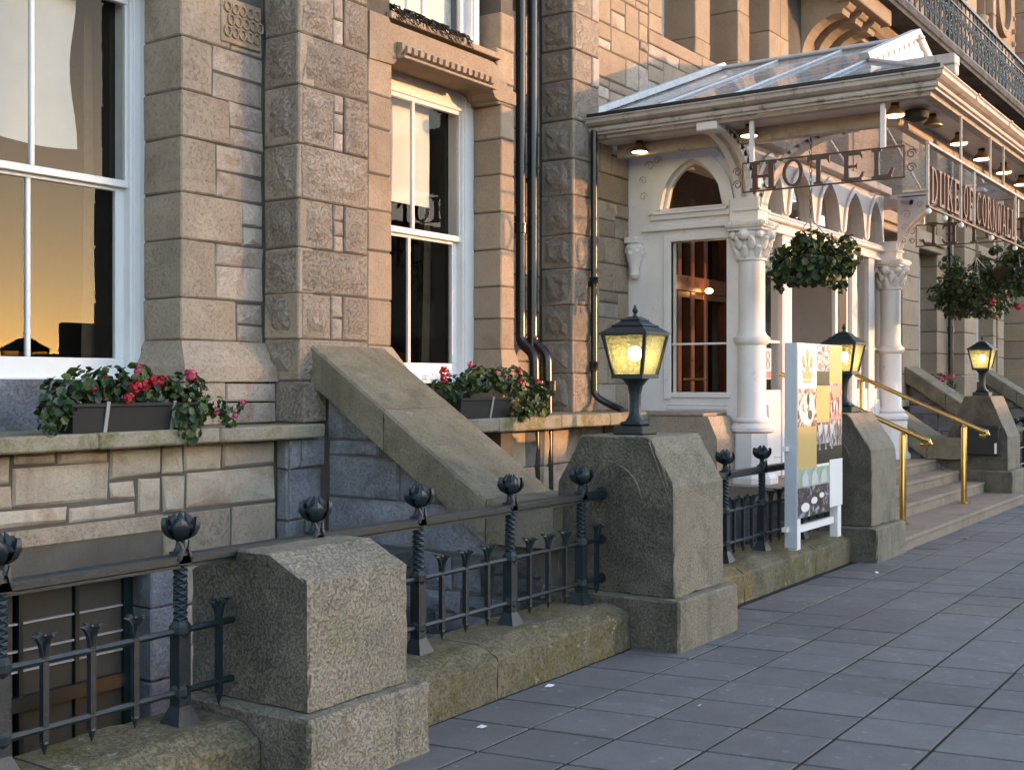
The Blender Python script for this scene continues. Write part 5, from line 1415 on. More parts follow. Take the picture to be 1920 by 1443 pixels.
# corbel against the stone wall, incised scrolls beside the arch
cb = B().cbox(XS - 0.16, XS, 6.20, 6.36, 3.10, 3.17, 0.01).lathe(XS - 0.06, 6.28, [(0.03, 2.72), (0.06, 2.76), (0.05, 2.82), (0.09, 2.95), (0.11, 3.06), (0.08, 3.10)], 10)
for k in range(6): cb.ball((XS - 0.06 + 0.08 * math.cos(k), 6.28 + 0.08 * math.sin(k), 3.02 - 0.02 * (k % 2)), 0.035, 6, 4)
obj('corbel', cb, WH, sw, smooth=True)
def scroll_yz(x, y, z, r, turns=1.2, s=1, wd=0.006):
    return B().tube([(x, y + s * r * (1 - 0.75 * k / 16) * math.cos(k / 16 * turns * 6.283), z + r * (1 - 0.75 * k / 16) * math.sin(k / 16 * turns * 6.283)) for k in range(17)], wd, 5)
for (y, z, r, s) in [(6.12, 3.95, 0.06, 1), (6.03, 4.0, 0.05, -1), (6.2, 3.8, 0.05, 1), (6.2, 3.62, 0.05, -1), (5.22, 3.98, 0.06, -1), (5.3, 4.04, 0.04, 1), (5.16, 3.86, 0.04, 1)]:
    obj('scroll', scroll_yz(XS - 0.002, y, z, r, s=s), M['old_white'], sw)

# front with doors below and pointed lights above
YF2 = 5.05
b = B()
b.box(11.72, 16.42, YF2, YF2 + 0.14, 3.24, 3.44)
ac = [(11.98, 12.72), (12.92, 13.66), (13.86, 14.60), (14.80, 15.54), (15.72, 16.30)]
edge = [11.72] + [v for p in ac for v in p] + [16.42]
for k in range(0, len(edge), 2): b.box(edge[k], edge[k + 1], YF2, YF2 + 0.14, 3.44, 4.14)
for (a, c) in ac:
    cv2 = arch_curve(a, c, 3.50, 4.02, 10)
    for (p, q) in zip(cv2, cv2[1:]): b.prism('y', [p, q, (q[0], 4.14), (p[0], 4.14)], YF2, YF2 + 0.14)
for (a, c) in [(11.72, 12.20), (12.74, 13.02), (15.12, 15.30), (15.78, 16.02), (16.34, 16.42)]: b.box(a, c, YF2, YF2 + 0.14, 0.54, 3.24)
for (a, c) in [(12.20, 12.74), (15.30, 15.78), (16.02, 16.34)]: b.box(a, c, YF2 + 0.02, YF2 + 0.12, 0.54, 1.50).box(a, c, YF2 + 0.03, YF2 + 0.10, 2.02, 2.05)
fw2 = obj('front_wall', b, WH, porch)
for (a, c) in ac:
    cv2 = arch_curve(a, c, 3.50, 4.02, 10); o2 = arch_curve(a - 0.07, c + 0.07, 3.46, 4.10, 10)
    obj('arch_moulding', B().strip('y', cv2, o2, YF2 - 0.03, YF2 - 0.001), WH, fw2)
    obj('pane', B().add([(p[0], YF2 + 0.07, p[1]) for p in cv2], [tuple(range(len(cv2)))]), M['glass'], fw2, recalc=False)
for (a, c) in [(12.20, 12.74), (15.30, 15.78), (16.02, 16.34)]:
    obj('side_light', B().quad((a, YF2 + 0.06, 1.5), (c, YF2 + 0.06, 1.5), (c, YF2 + 0.06, 3.24), (a, YF2 + 0.06, 3.24)), M['glass'], fw2, recalc=False)
    obj('panel_moulding', B().cbox(a + 0.05, c - 0.05, YF2 + 0.0, YF2 + 0.02, 0.75, 1.35, 0.01), WH, fw2)
obj('cornice', B().cbox(11.72, 16.5, YF2 - 0.07, YF2, 3.36, 3.40, 0.01).cbox(11.72, 16.5, YF2 - 0.05, YF2, 3.40, 3.44, 0.01).cbox(12.1, 16.4, YF2 - 0.03, YF2, 3.24, 3.27, 0.006), WH, fw2)
# tall white outer door leaf standing open, mahogany inner doors
dl = obj('open_door', B().cbox(14.62, 15.10, YF2 + 0.05, YF2 + 0.10, 0.55, 3.22, 0.006), WH, porch)
obj('door_panel', B().cbox(14.72, 15.0, YF2 + 0.035, YF2 + 0.05, 0.75, 1.45, 0.01), WH, dl)
obj('door_pane', B().box(14.72, 15.0, YF2 + 0.04, YF2 + 0.048, 1.6, 3.05), M['frost'], dl)
rv = obj('inner_doors', B().box(12.5, 15.4, 6.48, 6.60, 2.62, 2.70).box(12.5, 15.4, 6.44, 6.60, 2.70, 2.88).box(12.5, 15.4, 6.50, 6.58, 0.54, 1.10).box(12.5, 15.4, 6.52, 6.58, 3.5, 3.7), M['wood'], porch)
for x in (12.66, 12.98, 13.34, 13.72, 14.4): obj('door_post', B().cbox(x, x + 0.11, 6.47, 6.60, 0.54, 3.6, 0.01), M['wood'], rv)
obj('push_rail', B().tube([(13.1, 6.45, 1.62), (13.7, 6.45, 1.62)], 0.018, 8), M['brass'], rv)
for x in (12.82, 13.2, 13.55, 13.95): obj('inner_curtain', wavy_sheet(x, x + 0.10, 6.85, 1.1, 2.6, 5, 3, 0.015, seed=int(x * 100)), M['curtain'], rv)
obj('porch_lamp', B().ball((13.62, 6.36, 2.72), 0.05, 10, 6, sz=0.7), plain('warm_shade', (0.9, 0.5, 0.2), 0.6, emit=(1.0, 0.48, 0.14), es=3), rv)
pl = bpy.data.lights.new('porch_lamp_light', 'POINT'); pl.energy = 0.4; pl.color = (1.0, 0.5, 0.2); pl.shadow_soft_size = 0.05
plo = bpy.data.objects.new('porch_lamp_light', pl); link(plo, porch); plo.location = Vector((13.4, 6.1, 2.78)) - porch.location
for (x, z) in [(12.33, 1.62), (15.42, 1.62)]:
    st = obj('sticker', B().box(x, x + 0.2, YF2 + 0.05, YF2 + 0.055, z, z + 0.34), M['card_w'], fw2)
    obj('sticker_panel', B().box(x + 0.01, x + 0.19, YF2 + 0.046, YF2 + 0.05, z + 0.01, z + 0.09), M['terra'], st)
    for zc in (z + 0.16, z + 0.26):
        pts = [(x + 0.1 + 0.045 * math.cos(q * 0.5236), YF2 + 0.047, zc + 0.045 * math.sin(q * 0.5236)) for q in range(13)]
        obj('sticker_ring', B().tube(pts, 0.007, 5), M['terra'], st)
# porch ceiling and right side wall
obj('ceiling', B().box(11.65, 16.4, 5.1, 6.39, 4.14, 4.18), WH, porch)
obj('side_wall', B().box(16.30, 16.42, 5.19, 6.39, 0.54, 4.13), WH, porch)

# columns
def column(x, y, z0, label=None):
    c = obj('column', B().lathe(x, y, [(0.155, z0 + 0.62), (0.19, z0 + 0.64), (0.19, z0 + 0.66), (0.16, z0 + 0.68), (0.158, z0 + 0.70), (0.148, z0 + 0.72), (0.148, 1.97), (0.172, 1.985), (0.19, 2.02), (0.19, 2.05), (0.165, 2.07), (0.15, 2.09), (0.138, 2.12), (0.138, 2.84), (0.16, 2.85), (0.16, 2.88), (0.138, 2.89)], 20), WH, porch, smooth=True)
    obj('plinth_ring', B().lathe(x, y, [(0.2, z0 + 0.52), (0.235, z0 + 0.54), (0.24, z0 + 0.575), (0.22, z0 + 0.6), (0.19, z0 + 0.625)], 20), WH, c, smooth=True)
    obj('pedestal', B().lathe(x, y, [(0.27, z0 - 0.02), (0.27, z0 + 0.06), (0.235, z0 + 0.1), (0.225, z0 + 0.52)], 8, rot=math.pi / 8), WH, c)
    cap = B().lathe(x, y, [(0.138, 2.88), (0.145, 2.95), (0.165, 3.05), (0.2, 3.12), (0.17, 3.16)], 16)
    cap.cbox(x - 0.215, x + 0.215, y - 0.215, y + 0.215, 3.18, 3.255, 0.012).cbox(x - 0.19, x + 0.19, y - 0.19, y + 0.19, 3.155, 3.18, 0.004)
    cp = obj('capital', cap, WH, c, smooth=True)
    for row, (nn, rr2, zz2, sz) in enumerate([(8, 0.15, 2.93, 0.06), (8, 0.17, 3.02, 0.06), (8, 0.205, 3.11, 0.055)]):
        lf = B()
        for k in range(nn):
            t = 2 * math.pi * (k + 0.5 * row) / nn
            if row < 2:
                lf.tube([(x + (rr2 - 0.01) * math.cos(t), y + (rr2 - 0.01) * math.sin(t), zz2 - 0.05), (x + (rr2 + 0.01) * math.cos(t), y + (rr2 + 0.01) * math.sin(t), zz2), (x + (rr2 + 0.05) * math.cos(t), y + (rr2 + 0.05) * math.sin(t), zz2 + 0.05), (x + (rr2 + 0.06) * math.cos(t), y + (rr2 + 0.06) * math.sin(t), zz2 + 0.035)], [0.03, 0.042, 0.03, 0.012], 7)
            else:
                lf.ball((x + rr2 * math.cos(t), y + rr2 * math.sin(t), zz2), sz * (1.15 if k % 2 else 0.8), 8, 6)
        obj('leaf_row', lf, WH, cp, smooth=True)
    for k in range(9):
        for (ax, ay) in ((x - 0.19 + k * 0.0475, y - 0.218), (x - 0.218, y - 0.19 + k * 0.0475)):
            obj('dentil', B().box(ax - 0.014, ax + 0.014, ay - 0.014, ay + 0.014, 3.205, 3.235), WH, cp)
    obj('impost', B().cbox(x - 0.13, x + 0.13, y - 0.13, y + 0.2, 3.255, 3.50, 0.01).cbox(x - 0.15, x + 0.15, y - 0.15, y + 0.15, 3.36, 3.385, 0.005), WH, c)
    return c
column(11.66, 4.96, 0.54); column(16.42, 4.96, 0.54)
# brackets carrying the canopy
def bracket_y(x, y0, reach, z0, z1, web=True, thick=0.03):
    n = 12
    inner = [(y0 - reach * math.sin(R(90 * k / n)), z0 + 0.02 + (z1 - z0 - 0.06) * (1 - math.cos(R(90 * k / n)))) for k in range(n + 1)]
    inner = [(y0 - reach * (1 - math.cos(R(90 * k / n))), z0 + (z1 - z0 - 0.05) * math.sin(R(90 * k / n))) for k in range(n + 1)]
    outer = [(p[0] + 0.0, p[1]) for p in inner]
    b = B()
    for (p, q) in zip(inner, inner[1:]):
        b.prism('x', [p, q, (q[0] + 0.02, q[1] + 0.055), (p[0] + 0.055, p[1] + 0.02)], x - 0.085, x + 0.085)
    br_ = obj('bracket', b, WH, porch)
    if web:
        wb = B()
        for (p, q) in zip(inner, inner[1:]): wb.prism('x', [p, q, (q[0], z1), (p[0], z1)] if abs(p[0] - q[0]) > 1e-3 else [p, q, (y0 + 0.001, q[1]), (y0 + 0.001, p[1])], x - thick, x + thick)
        obj('web', wb, WH, br_)
        for (dy, dz, r, s) in [(-0.12, -0.25, 0.07, 1), (-0.3, -0.13, 0.05, -1), (-0.1, -0.42, 0.05, -1), (-0.08, -0.6, 0.045, 1)]:
            obj('scroll', scroll_yz(x - thick - 0.002, y0 + dy, z1 + dz, r, s=s), M['old_white'], br_)
    obj('bracket_beam', B().cbox(x - 0.1, x + 0.1, y0 - reach - 0.12, y0 + 0.1, z1 - 0.02, z1 + 0.03, 0.006), WH, br_)
    return br_
def bracket_x(y, x0, reach, z0, z1):
    n = 12
    inner = [(x0 - reach * (1 - math.cos(R(90 * k / n))), z0 + (z1 - z0 - 0.05) * math.sin(R(90 * k / n))) for k in range(n + 1)]
    b = B()
    for (p, q) in zip(inner, inner[1:]):
        b.prism('y', [p, q, (q[0] + 0.03, q[1] + 0.10), (p[0] + 0.10, p[1] + 0.03)], y - 0.10, y + 0.10)
    br_ = obj('bracket', b, WH, porch)
    wb = B()
    for (p, q) in zip(inner, inner[1:]): wb.prism('y', [p, q, (q[0], z1), (p[0], z1)], y - 0.03, y + 0.03)
    obj('web', wb, WH, br_)
    obj('bracket_end', B().cbox(x0 - reach - 0.1, x0 - reach + 0.13, y - 0.11, y + 0.11, z1 - 0.07, z1 + 0.015, 0.01), WH, br_)
    return br_
bracket_x(5.0, 11.56, 0.82, 3.44, 4.115)
bracket_y(11.66, 4.83, 0.85, 3.30, 4.10, web=False)
bracket_y(16.42, 4.83, 1.0, 3.28, 4.10, thick=0.10)
# granite block beside the porch
pb = thing('porch_plinth_block', (11.3, 5.7, -0.2), 'granite block with chamfered front beside the white porch base', 'stone block')
obj('block', B().prism('x', [(5.06, -1.5), (5.06, 1.02), (5.16, 1.24), (6.36, 1.24), (6.36, -1.5)], 11.02, 11.56), M['granite'], pb)
obj('cap_course', B().cbox(11.0, 11.575, 5.2, 6.36, 1.242, 1.275, 0.008), M['granite'], pb)

# ================================================================== glazed canopy
can = thing('glass_canopy', (13.95, 4.6, 4.1), 'glazed entrance canopy with weathered white gutters over the porch', 'canopy')
OW = M['old_white']
CX0, CX1, CY0, CY1 = 10.60, 17.30, 2.80, 6.37
gut = [(0.0, 4.215), (-0.03, 4.222), (-0.065, 4.245), (-0.07, 4.275), (-0.085, 4.288), (-0.085, 4.298), (0.06, 4.298), (0.06, 4.215)]
fas = [(0.03, 4.135), (0.012, 4.135), (0.012, 4.155), (-0.012, 4.162), (-0.018, 4.178), (-0.012, 4.195), (0.005, 4.211), (0.06, 4.211), (0.06, 4.135)]
low = [(0.10, 4.10), (0.075, 4.103), (0.065, 4.132), (0.16, 4.132), (0.16, 4.10)]
def run_y(prof, x, sgn, name, mat):
    """moulding along the left / right side, mitred at the front"""
    n = len(prof); vs = []
    for (o, z) in prof: vs.append((x + sgn * o, CY1, z))
    for (o, z) in prof: vs.append((x + sgn * o, CY0 + o, z))
    return obj(name, B().add(vs, [tuple(range(n)), tuple(range(2 * n - 1, n - 1, -1))] + [(i, (i + 1) % n, n + (i + 1) % n, n + i) for i in range(n)]), mat, can)
def run_x(prof, name, mat, x0=CX0, x1=CX1):
    n = len(prof); vs = [(x0 + (o if x0 == CX0 else 0), CY0 + o, z) for (o, z) in prof] + [(x1 - (o if x1 == CX1 else 0), CY0 + o, z) for (o, z) in prof]
    return obj(name, B().add(vs, [tuple(range(n)), tuple(range(2 * n - 1, n - 1, -1))] + [(i, (i + 1) % n, n + (i + 1) % n, n + i) for i in range(n)]), mat, can)
g1 = run_y(gut, CX0, 1, 'gutter', OW); run_y(fas, CX0, 1, 'fascia', OW); run_y(low, CX0, 1, 'lower_moulding', OW)
run_y(gut, CX1, -1, 'gutter', OW); run_y(fas, CX1, -1, 'fascia', OW); run_y(low, CX1, -1, 'lower_moulding', OW)
xsg = [CX0, 11.75, 13.15, 14.55, 15.95, CX1]
for a, c in zip(xsg, xsg[1:]):
    g = run_x(gut, 'gutter', OW, a, c)
    if c != CX1: obj('gutter_joint', B().add([(c - 0.03, CY0 + o * 1.12, z + (0.004 if o < 0 else 0)) for o, z in gut] + [(c + 0.03, CY0 + o * 1.12, z + (0.004 if o < 0 else 0)) for o, z in gut], [tuple(range(8)), tuple(range(15, 7, -1))] + [(i, (i + 1) % 8, 8 + (i + 1) % 8, 8 + i) for i in range(8)]), OW, g)
run_x(fas, 'fascia', OW); run_x(low, 'lower_moulding', OW)
obj('black_edge', B().box(CX0 - 0.07, CX0 + 0.05, CY0 - 0.05, CY1, 4.2985, 4.338).box(CX0 + 0.05, CX1 - 0.05, CY0 - 0.05, CY0 + 0.04, 4.2985, 4.315), M['black'], can)
# soffit boards around the edge, inner beams
obj('soffit', B().box(CX0 + 0.16, CX0 + 0.62, CY0 + 0.16, CY1, 4.125, 4.14).box(CX1 - 0.62, CX1 - 0.16, CY0 + 0.16, CY1, 4.125, 4.14).box(CX0 + 0.62, CX1 - 0.62, CY0 + 0.16, CY0 + 0.5, 4.125, 4.14), WH, can)
obj('inner_beam', B().cbox(CX0 + 0.58, CX0 + 0.68, CY0 + 0.5, 6.3, 3.99, 4.14, 0.01).cbox(CX1 - 0.68, CX1 - 0.58, CY0 + 0.5, 6.3, 3.99, 4.14, 0.01).cbox(CX0 + 0.68, CX1 - 0.68, CY0 + 0.5, CY0 + 0.6, 4.0, 4.14, 0.01).cbox(11.7, 16.4, 4.93, 5.04, 4.142, 4.24, 0.008), OW, can)
# glass roof: two slopes, hipped front with a little gablet
EZ, RZ = 4.325, 5.53
XL, XR, XM = 10.66, 17.24, 13.95
kk = (RZ - EZ) / (XM - XL)
zl = lambda x: EZ + (x - XL) * kk
GY, GX = 3.93, 12.25
GXR = 2 * XM - GX
bars = [6.37, 5.58, 4.78, GY]
def roof_pane(pts): return obj('roof_pane', B().add(pts, [tuple(range(len(pts)))]), M['roofglass'], can, recalc=False)
def bar(p, q, r=0.018, mat=None, name='glazing_bar'): return obj(name, B().tube([p, q], r, 6), mat or M['lead'], can)
for s in (1, -1):
    X = lambda x: x if s == 1 else 2 * XM - x
    for y0, y1 in zip(bars, bars[1:]):
        roof_pane([(X(XL), y0, EZ), (X(XL), y1, EZ), (X(XM), y1, RZ), (X(XM), y0, RZ)])
    roof_pane([(X(XL), GY, EZ), (X(XL), 2.86, EZ), (X(GX), GY, zl(GX))])
    for y in bars[1:]: bar((X(XL), y, EZ + 0.015), (X(XM), y, RZ + 0.015))
    bar((X(XL), 2.86, EZ + 0.015), (X(GX), GY, zl(GX) + 0.015), 0.024)
    obj('wall_flashing', B().add([(X(XL) - 0.0, 6.30, EZ + 0.02), (X(XM), 6.30, RZ + 0.02), (X(XM), 6.30, RZ + 0.10), (X(XL), 6.30, EZ + 0.09), (X(XL), 6.375, EZ + 0.02), (X(XM), 6.375, RZ + 0.02), (X(XM), 6.375, RZ + 0.10), (X(XL), 6.375, EZ + 0.09)],
        [(0, 1, 2, 3), (4, 5, 6, 7), (0, 4, 7, 3), (1, 5, 6, 2), (3, 2, 6, 7), (0, 1, 5, 4)]), M['lead'], can)
# front slope in three panes
fx = [XL, GX, XM, GXR, XR]
roof_pane([(XL, 2.86, EZ), (XM, 2.86, EZ), (XM, GY, zl(GX)), (GX, GY, zl(GX))]); roof_pane([(XR, 2.86, EZ), (XM, 2.86, EZ), (XM, GY, zl(GX)), (GXR, GY, zl(GX))])
for x in (12.6, XM, 15.3): bar((x, 2.86, EZ + 0.015), (x, GY, zl(GX) + 0.015), 0.015)
obj('ridge', B().cbox(XM - 0.07, XM + 0.07, GY - 0.1, 6.37, RZ + 0.005, RZ + 0.045, 0.012), M['lead'], can)
gb = obj('gablet', B().prism('y', [(GX, zl(GX)), (GXR, zl(GX)), (XM, RZ)], GY - 0.01, GY + 0.02), WH, can)
for k in range(17):
    x0 = GX + 0.1 + k * (GXR - GX - 0.2) / 17; x1 = x0 + 0.16
    xm = (x0 + x1) / 2
    h = zl(xm if xm < XM else 2 * XM - xm) - 0.03
    obj('board', B().box(x0, x1, GY - 0.028, GY - 0.011, zl(GX) + 0.01, max(h, zl(GX) + 0.03)), WH, gb)
obj('verge', B().add([(GX - 0.1, GY - 0.06, zl(GX) - 0.0), (XM, GY - 0.06, RZ + 0.02), (XM, GY - 0.06, RZ + 0.12), (GX - 0.18, GY - 0.06, zl(GX) + 0.045), (GX - 0.1, GY + 0.04, zl(GX) - 0.0), (XM, GY + 0.04, RZ + 0.02), (XM, GY + 0.04, RZ + 0.12), (GX - 0.18, GY + 0.04, zl(GX) + 0.045)],
    [(0, 1, 2, 3), (4, 5, 6, 7), (0, 4, 7, 3), (1, 5, 6, 2), (3, 2, 6, 7), (0, 1, 5, 4)])
    .add([(GXR + 0.1, GY - 0.06, zl(GX) - 0.0), (XM, GY - 0.061, RZ + 0.02), (XM, GY - 0.061, RZ + 0.12), (GXR + 0.18, GY - 0.06, zl(GX) + 0.045), (GXR + 0.1, GY + 0.04, zl(GX) - 0.0), (XM, GY + 0.041, RZ + 0.02), (XM, GY + 0.041, RZ + 0.12), (GXR + 0.18, GY + 0.04, zl(GX) + 0.045)],
    [(0, 1, 2, 3), (4, 5, 6, 7), (0, 4, 7, 3), (1, 5, 6, 2), (3, 2, 6, 7), (0, 1, 5, 4)]), WH, gb)
obj('roof_box', B().cbox(12.0, 12.2, 3.0, 4.05, 4.70, 4.80, 0.01).cbox(12.03, 12.17, 3.0, 4.0, 4.60, 4.70, 0.01), OW, can)

# ================================================================== bell-shaped spot lamps under the canopy
def spot(x, y, label, z=4.02, lit=True):
    t = thing('spot_lamp', (x, y, z), label, 'spot lamp', 'bell-shaped lamps under the canopy')
    obj('holder', B().lathe(x, y, [(0.034, z + 0.075), (0.036, z + 0.08), (0.036, z + 0.165), (0.02, z + 0.175)], 12).tube([(x, y, z + 0.16), (x, y, z + 0.2)], 0.012, 6), M['trough'], t, smooth=True)
    obj('bell', B().lathe(x, y, [(0.092, z - 0.012), (0.094, z), (0.085, z + 0.014), (0.06, z + 0.04), (0.042, z + 0.06), (0.036, z + 0.08)], 16), plain_bell, t, smooth=True)
    obj('lit_face', B().lathe(x, y, [(0.002, z - 0.017), (0.078, z - 0.016), (0.08, z - 0.0125)], 16), M['spotface'] if lit else plain_bell, t)
    return t
plain_bell = plain('bell_bronze', (0.30, 0.19, 0.08), 0.35, metal=0.6, var=0.2)
for (x, y, l) in [(11.1, 5.98, 'lit bell lamp nearest the stone wall, over the arched side window'), (10.98, 4.7, 'lit bell lamp above the first letter of the side sign'), (10.9, 3.25, 'lit bell lamp near the front corner of the canopy'),
                  (11.55, 3.09, 'unlit bell lamp just inside the canopy front corner'), (12.56, 3.1, 'second bell lamp along the canopy front'), (13.57, 3.11, 'third bell lamp along the canopy front'), (14.6, 3.1, 'fourth bell lamp along the canopy front'), (15.6, 3.11, 'bell lamp at the right picture edge')]:
    spot(x, y, l, lit=not l.startswith('unlit'))
sp = thing('canopy_speaker', (11.15, 3.12, 4.05), 'dark round loudspeaker under the canopy corner', 'speaker')
obj('bowl', B().lathe(11.2, 3.14, [(0.05, 4.0), (0.1, 4.02), (0.115, 4.06), (0.10, 4.10)], 14), M['trough'], sp, smooth=True)
cc = thing('security_camera', (16.3, 4.55, 3.75), 'tiny grey security camera on the far bracket', 'camera')
obj('body', B().tube([(16.28, 4.75, 4.04), (16.22, 4.62, 4.0)], 0.045, 10), M['strap'], cc); obj('lens', B().tube([(16.222, 4.625, 4.002), (16.215, 4.61, 3.997)], 0.03, 10), M['trough'], cc)

# ================================================================== lettered signs
def ell(cx, cy, rx, ry, a0, a1, n=16): return [(cx + rx * math.cos(R(a0 + (a1 - a0) * k / n)), cy + ry * math.sin(R(a0 + (a1 - a0) * k / n))) for k in range(n + 1)]
def letter(ch):
    """convex pieces of a serif capital in a unit cell (u right, w up)"""
    P = []
    def rc(a, b_, c, d): P.append([(a, c), (b_, c), (b_, d), (a, d)])
    def stem(x, w=0.21, lo=True, hi=True):
        m = w * 0.42
        P.append([(x - w / 2, 0), (x + w / 2, 0), (x + m, 0.5), (x - m, 0.5)]); P.append([(x - m, 0.5), (x + m, 0.5), (x + w / 2, 1), (x - w / 2, 1)])
        if lo: rc(x - w * 0.95, x + w * 0.95, 0, 0.07)
        if hi: rc(x - w * 0.95, x + w * 0.95, 0.93, 1)
    def diag(x0, y0, x1, y1, w=0.13): P.append([(x0 - w / 2, y0), (x0 + w / 2, y0), (x1 + w / 2, y1), (x1 - w / 2, y1)])
    def ring(cx, cy, rx, ry, a0, a1, w=0.15, thin=0.07):
        o = ell(cx, cy, rx, ry, a0, a1); i = [(cx + (p[0] - cx) * (1 - w / rx), cy + (p[1] - cy) * (1 - thin / ry)) for p in o]
        for k in range(len(o) - 1): P.append([i[k], i[k + 1], o[k + 1], o[k]])
    if ch == 'H': stem(0.2); stem(0.8); rc(0.25, 0.75, 0.44, 0.54)
    elif ch == 'O': ring(0.5, 0.5, 0.46, 0.5, 0, 360)
    elif ch == 'T': stem(0.5, hi=False); rc(0.02, 0.98, 0.88, 1.0); P.append([(0.02, 0.88), (0.14, 0.88), (0.05, 0.72), (0.02, 0.72)]); P.append([(0.86, 0.88), (0.98, 0.88), (0.98, 0.72), (0.95, 0.72)])
    elif ch in 'EF':
        stem(0.24); rc(0.24, 0.85, 0.9, 1.0); rc(0.24, 0.66, 0.46, 0.54); P.append([(0.78, 0.9), (0.9, 0.9), (0.9, 0.74), (0.87, 0.74)]); P.append([(0.6, 0.54), (0.68, 0.62), (0.68, 0.38), (0.6, 0.46)])
        if ch == 'E': rc(0.24, 0.85, 0, 0.1); P.append([(0.75, 0.1), (0.9, 0.1), (0.95, 0.28), (0.88, 0.28)])
    elif ch == 'L': stem(0.24); rc(0.24, 0.85, 0, 0.1); P.append([(0.7, 0.1), (0.88, 0.1), (0.95, 0.32), (0.85, 0.32)])
    elif ch == 'D': stem(0.22); ring(0.3, 0.5, 0.62, 0.5, -90, 90)
    elif ch == 'U': stem(0.2, lo=False); stem(0.8, 0.12, lo=False); rc(0.3, 0.7, 0, 0.09)
    elif ch == 'K': stem(0.22); diag(0.34, 0.45, 0.8, 0.95, 0.1); diag(0.85, 0.03, 0.42, 0.58, 0.17); rc(0.66, 0.98, 0.93, 1); rc(0.7, 1.0, 0, 0.07)
    elif ch == 'C': ring(0.52, 0.5, 0.46, 0.5, 45, 315)
    elif ch == 'R': stem(0.22); ring(0.34, 0.74, 0.46, 0.26, -90, 90, 0.14, 0.08); diag(0.88, 0.0, 0.48, 0.5, 0.17)
    elif ch == 'N': stem(0.17, 0.1); stem(0.83, 0.1); diag(0.8, 0.02, 0.2, 0.98, 0.18)
    elif ch == 'W': diag(0.3, 0.0, 0.08, 1.0, 0.14); diag(0.3, 0.0, 0.5, 0.9, 0.08); diag(0.7, 0.0, 0.5, 0.9, 0.14); diag(0.7, 0.0, 0.92, 1.0, 0.08); rc(-0.02, 0.2, 0.94, 1); rc(0.82, 1.02, 0.94, 1)
    elif ch == 'A': diag(0.14, 0.0, 0.5, 1.0, 0.08); diag(0.86, 0.0, 0.5, 1.0, 0.16); rc(0.3, 0.7, 0.3, 0.38); rc(0.02, 0.26, 0, 0.06); rc(0.72, 1.0, 0, 0.06)
    return P
def put_letter(parent, ch, ax, plane, u0, u1, z0, z1, mat, th=0.012):
    b = B()
    for k, pc in enumerate(letter(ch)):
        e = 0.0004 * (k % 7)
        b.prism(ax, [(u0 + (u1 - u0) * p[0], z0 + (z1 - z0) * p[1]) for p in pc], plane - th - e, plane + th + e)
    return obj('letter', b, mat, parent)

def hotel_sign(x, ys, label, flip, y0, y1, z0, z1):
    t = thing('hotel_sign', (x, (y0 + y1) / 2, z0), label, 'sign', 'side signs of the canopy')
    obj('frame', B().tube([(x, y0 + 0.03, z1), (x, y1 - 0.02, z1)], 0.009, 6).tube([(x, y0 + 0.03, z0), (x, y1 - 0.02, z0)], 0.009, 6).tube([(x, y1 - 0.02, z0 - 0.005), (x, y1 - 0.02, z1 + 0.005)], 0.012, 6).tube([(x, y0 + 0.03, z0 - 0.005), (x, y0 + 0.03, z1 + 0.005)], 0.010, 6), M['rust'], t)
    for ye, s in ((y0 + 0.03, 1), (y1 - 0.02, -1)):
        for k in (0, 1):
            zc = z0 + (z1 - z0) * (0.28 + 0.44 * k)
            pts = [(x, ye + s * (0.01 + 0.05 * q / 8), zc + (0.09 - 0.03 * q / 8) * math.cos(q * 0.65) * (1 if k else -1)) for q in range(6)]
            obj('scroll', B().tube([(x, ye + s * (0.06 + 0.045 * (1 - 0.7 * q / 14) * math.cos(q * 0.6)), zc + 0.045 * (1 - 0.7 * q / 14) * math.sin(q * 0.6)) for q in range(15)], 0.006, 5), M['rust'], t)
    for y in (y0 - 0.06, y1 + 0.17):
        obj('hanger', B().box(x - 0.016, x + 0.016, y - 0.022, y + 0.022, z1, 4.10), WH, t)
    for ch, (a, c) in zip('HOTEL', ys):
        put_letter(t, ch, 'x', x, a, c, z0 + 0.012, z1 - 0.012, M['letter'])
        m = (a + c) / 2
    return t
hotel_sign(10.75, [(4.59, 4.32), (4.27, 4.05), (4.02, 3.80), (3.70, 3.47), (3.42, 3.20)], 'open wrought sign with maroon capital letters reading HOTEL under the canopy side', 0, 4.63, 3.14, 3.42, 3.70)
hotel_sign(17.15, [(3.35, 3.62), (3.67, 3.89), (3.92, 4.14), (4.24, 4.47), (4.52, 4.74)], 'far HOTEL sign seen from behind, letters reversed, below the canopy end', 1, 4.78, 3.30, 3.50, 3.80)

fs_ = thing('front_sign', (13.9, 2.86, 3.1), 'long framed sign with rust red letters hanging along the canopy front', 'sign')
SY = 2.86
obj('frame', B().cbox(10.53, 17.3, SY - 0.018, SY + 0.018, 3.65, 3.674, 0.003), OW, fs_); obj('frame_bottom', B().cbox(10.53, 17.3, SY - 0.014, SY + 0.014, 3.10, 3.12, 0.003), M['rust'], fs_)
for x in (10.53, 11.65, 12.16, 14.02, 15.6, 17.26): obj('frame_post', B().cbox(x, x + 0.02, SY - 0.012, SY + 0.012, 3.121, 3.649, 0.003), OW, fs_)
for x in (10.56, 11.1, 11.67, 12.9, 14.03): obj('stud', B().ball((x, SY, 3.07), 0.028, 8, 5).tube([(x, SY, 3.07), (x, SY, 3.1)], 0.008, 5), WH, fs_)
for x in (11.67, 12.85, 13.45, 14.6, 15.6): obj('hanger', B().box(x - 0.01, x + 0.01, SY - 0.01, SY + 0.01, 3.674, 4.10), OW, fs_)
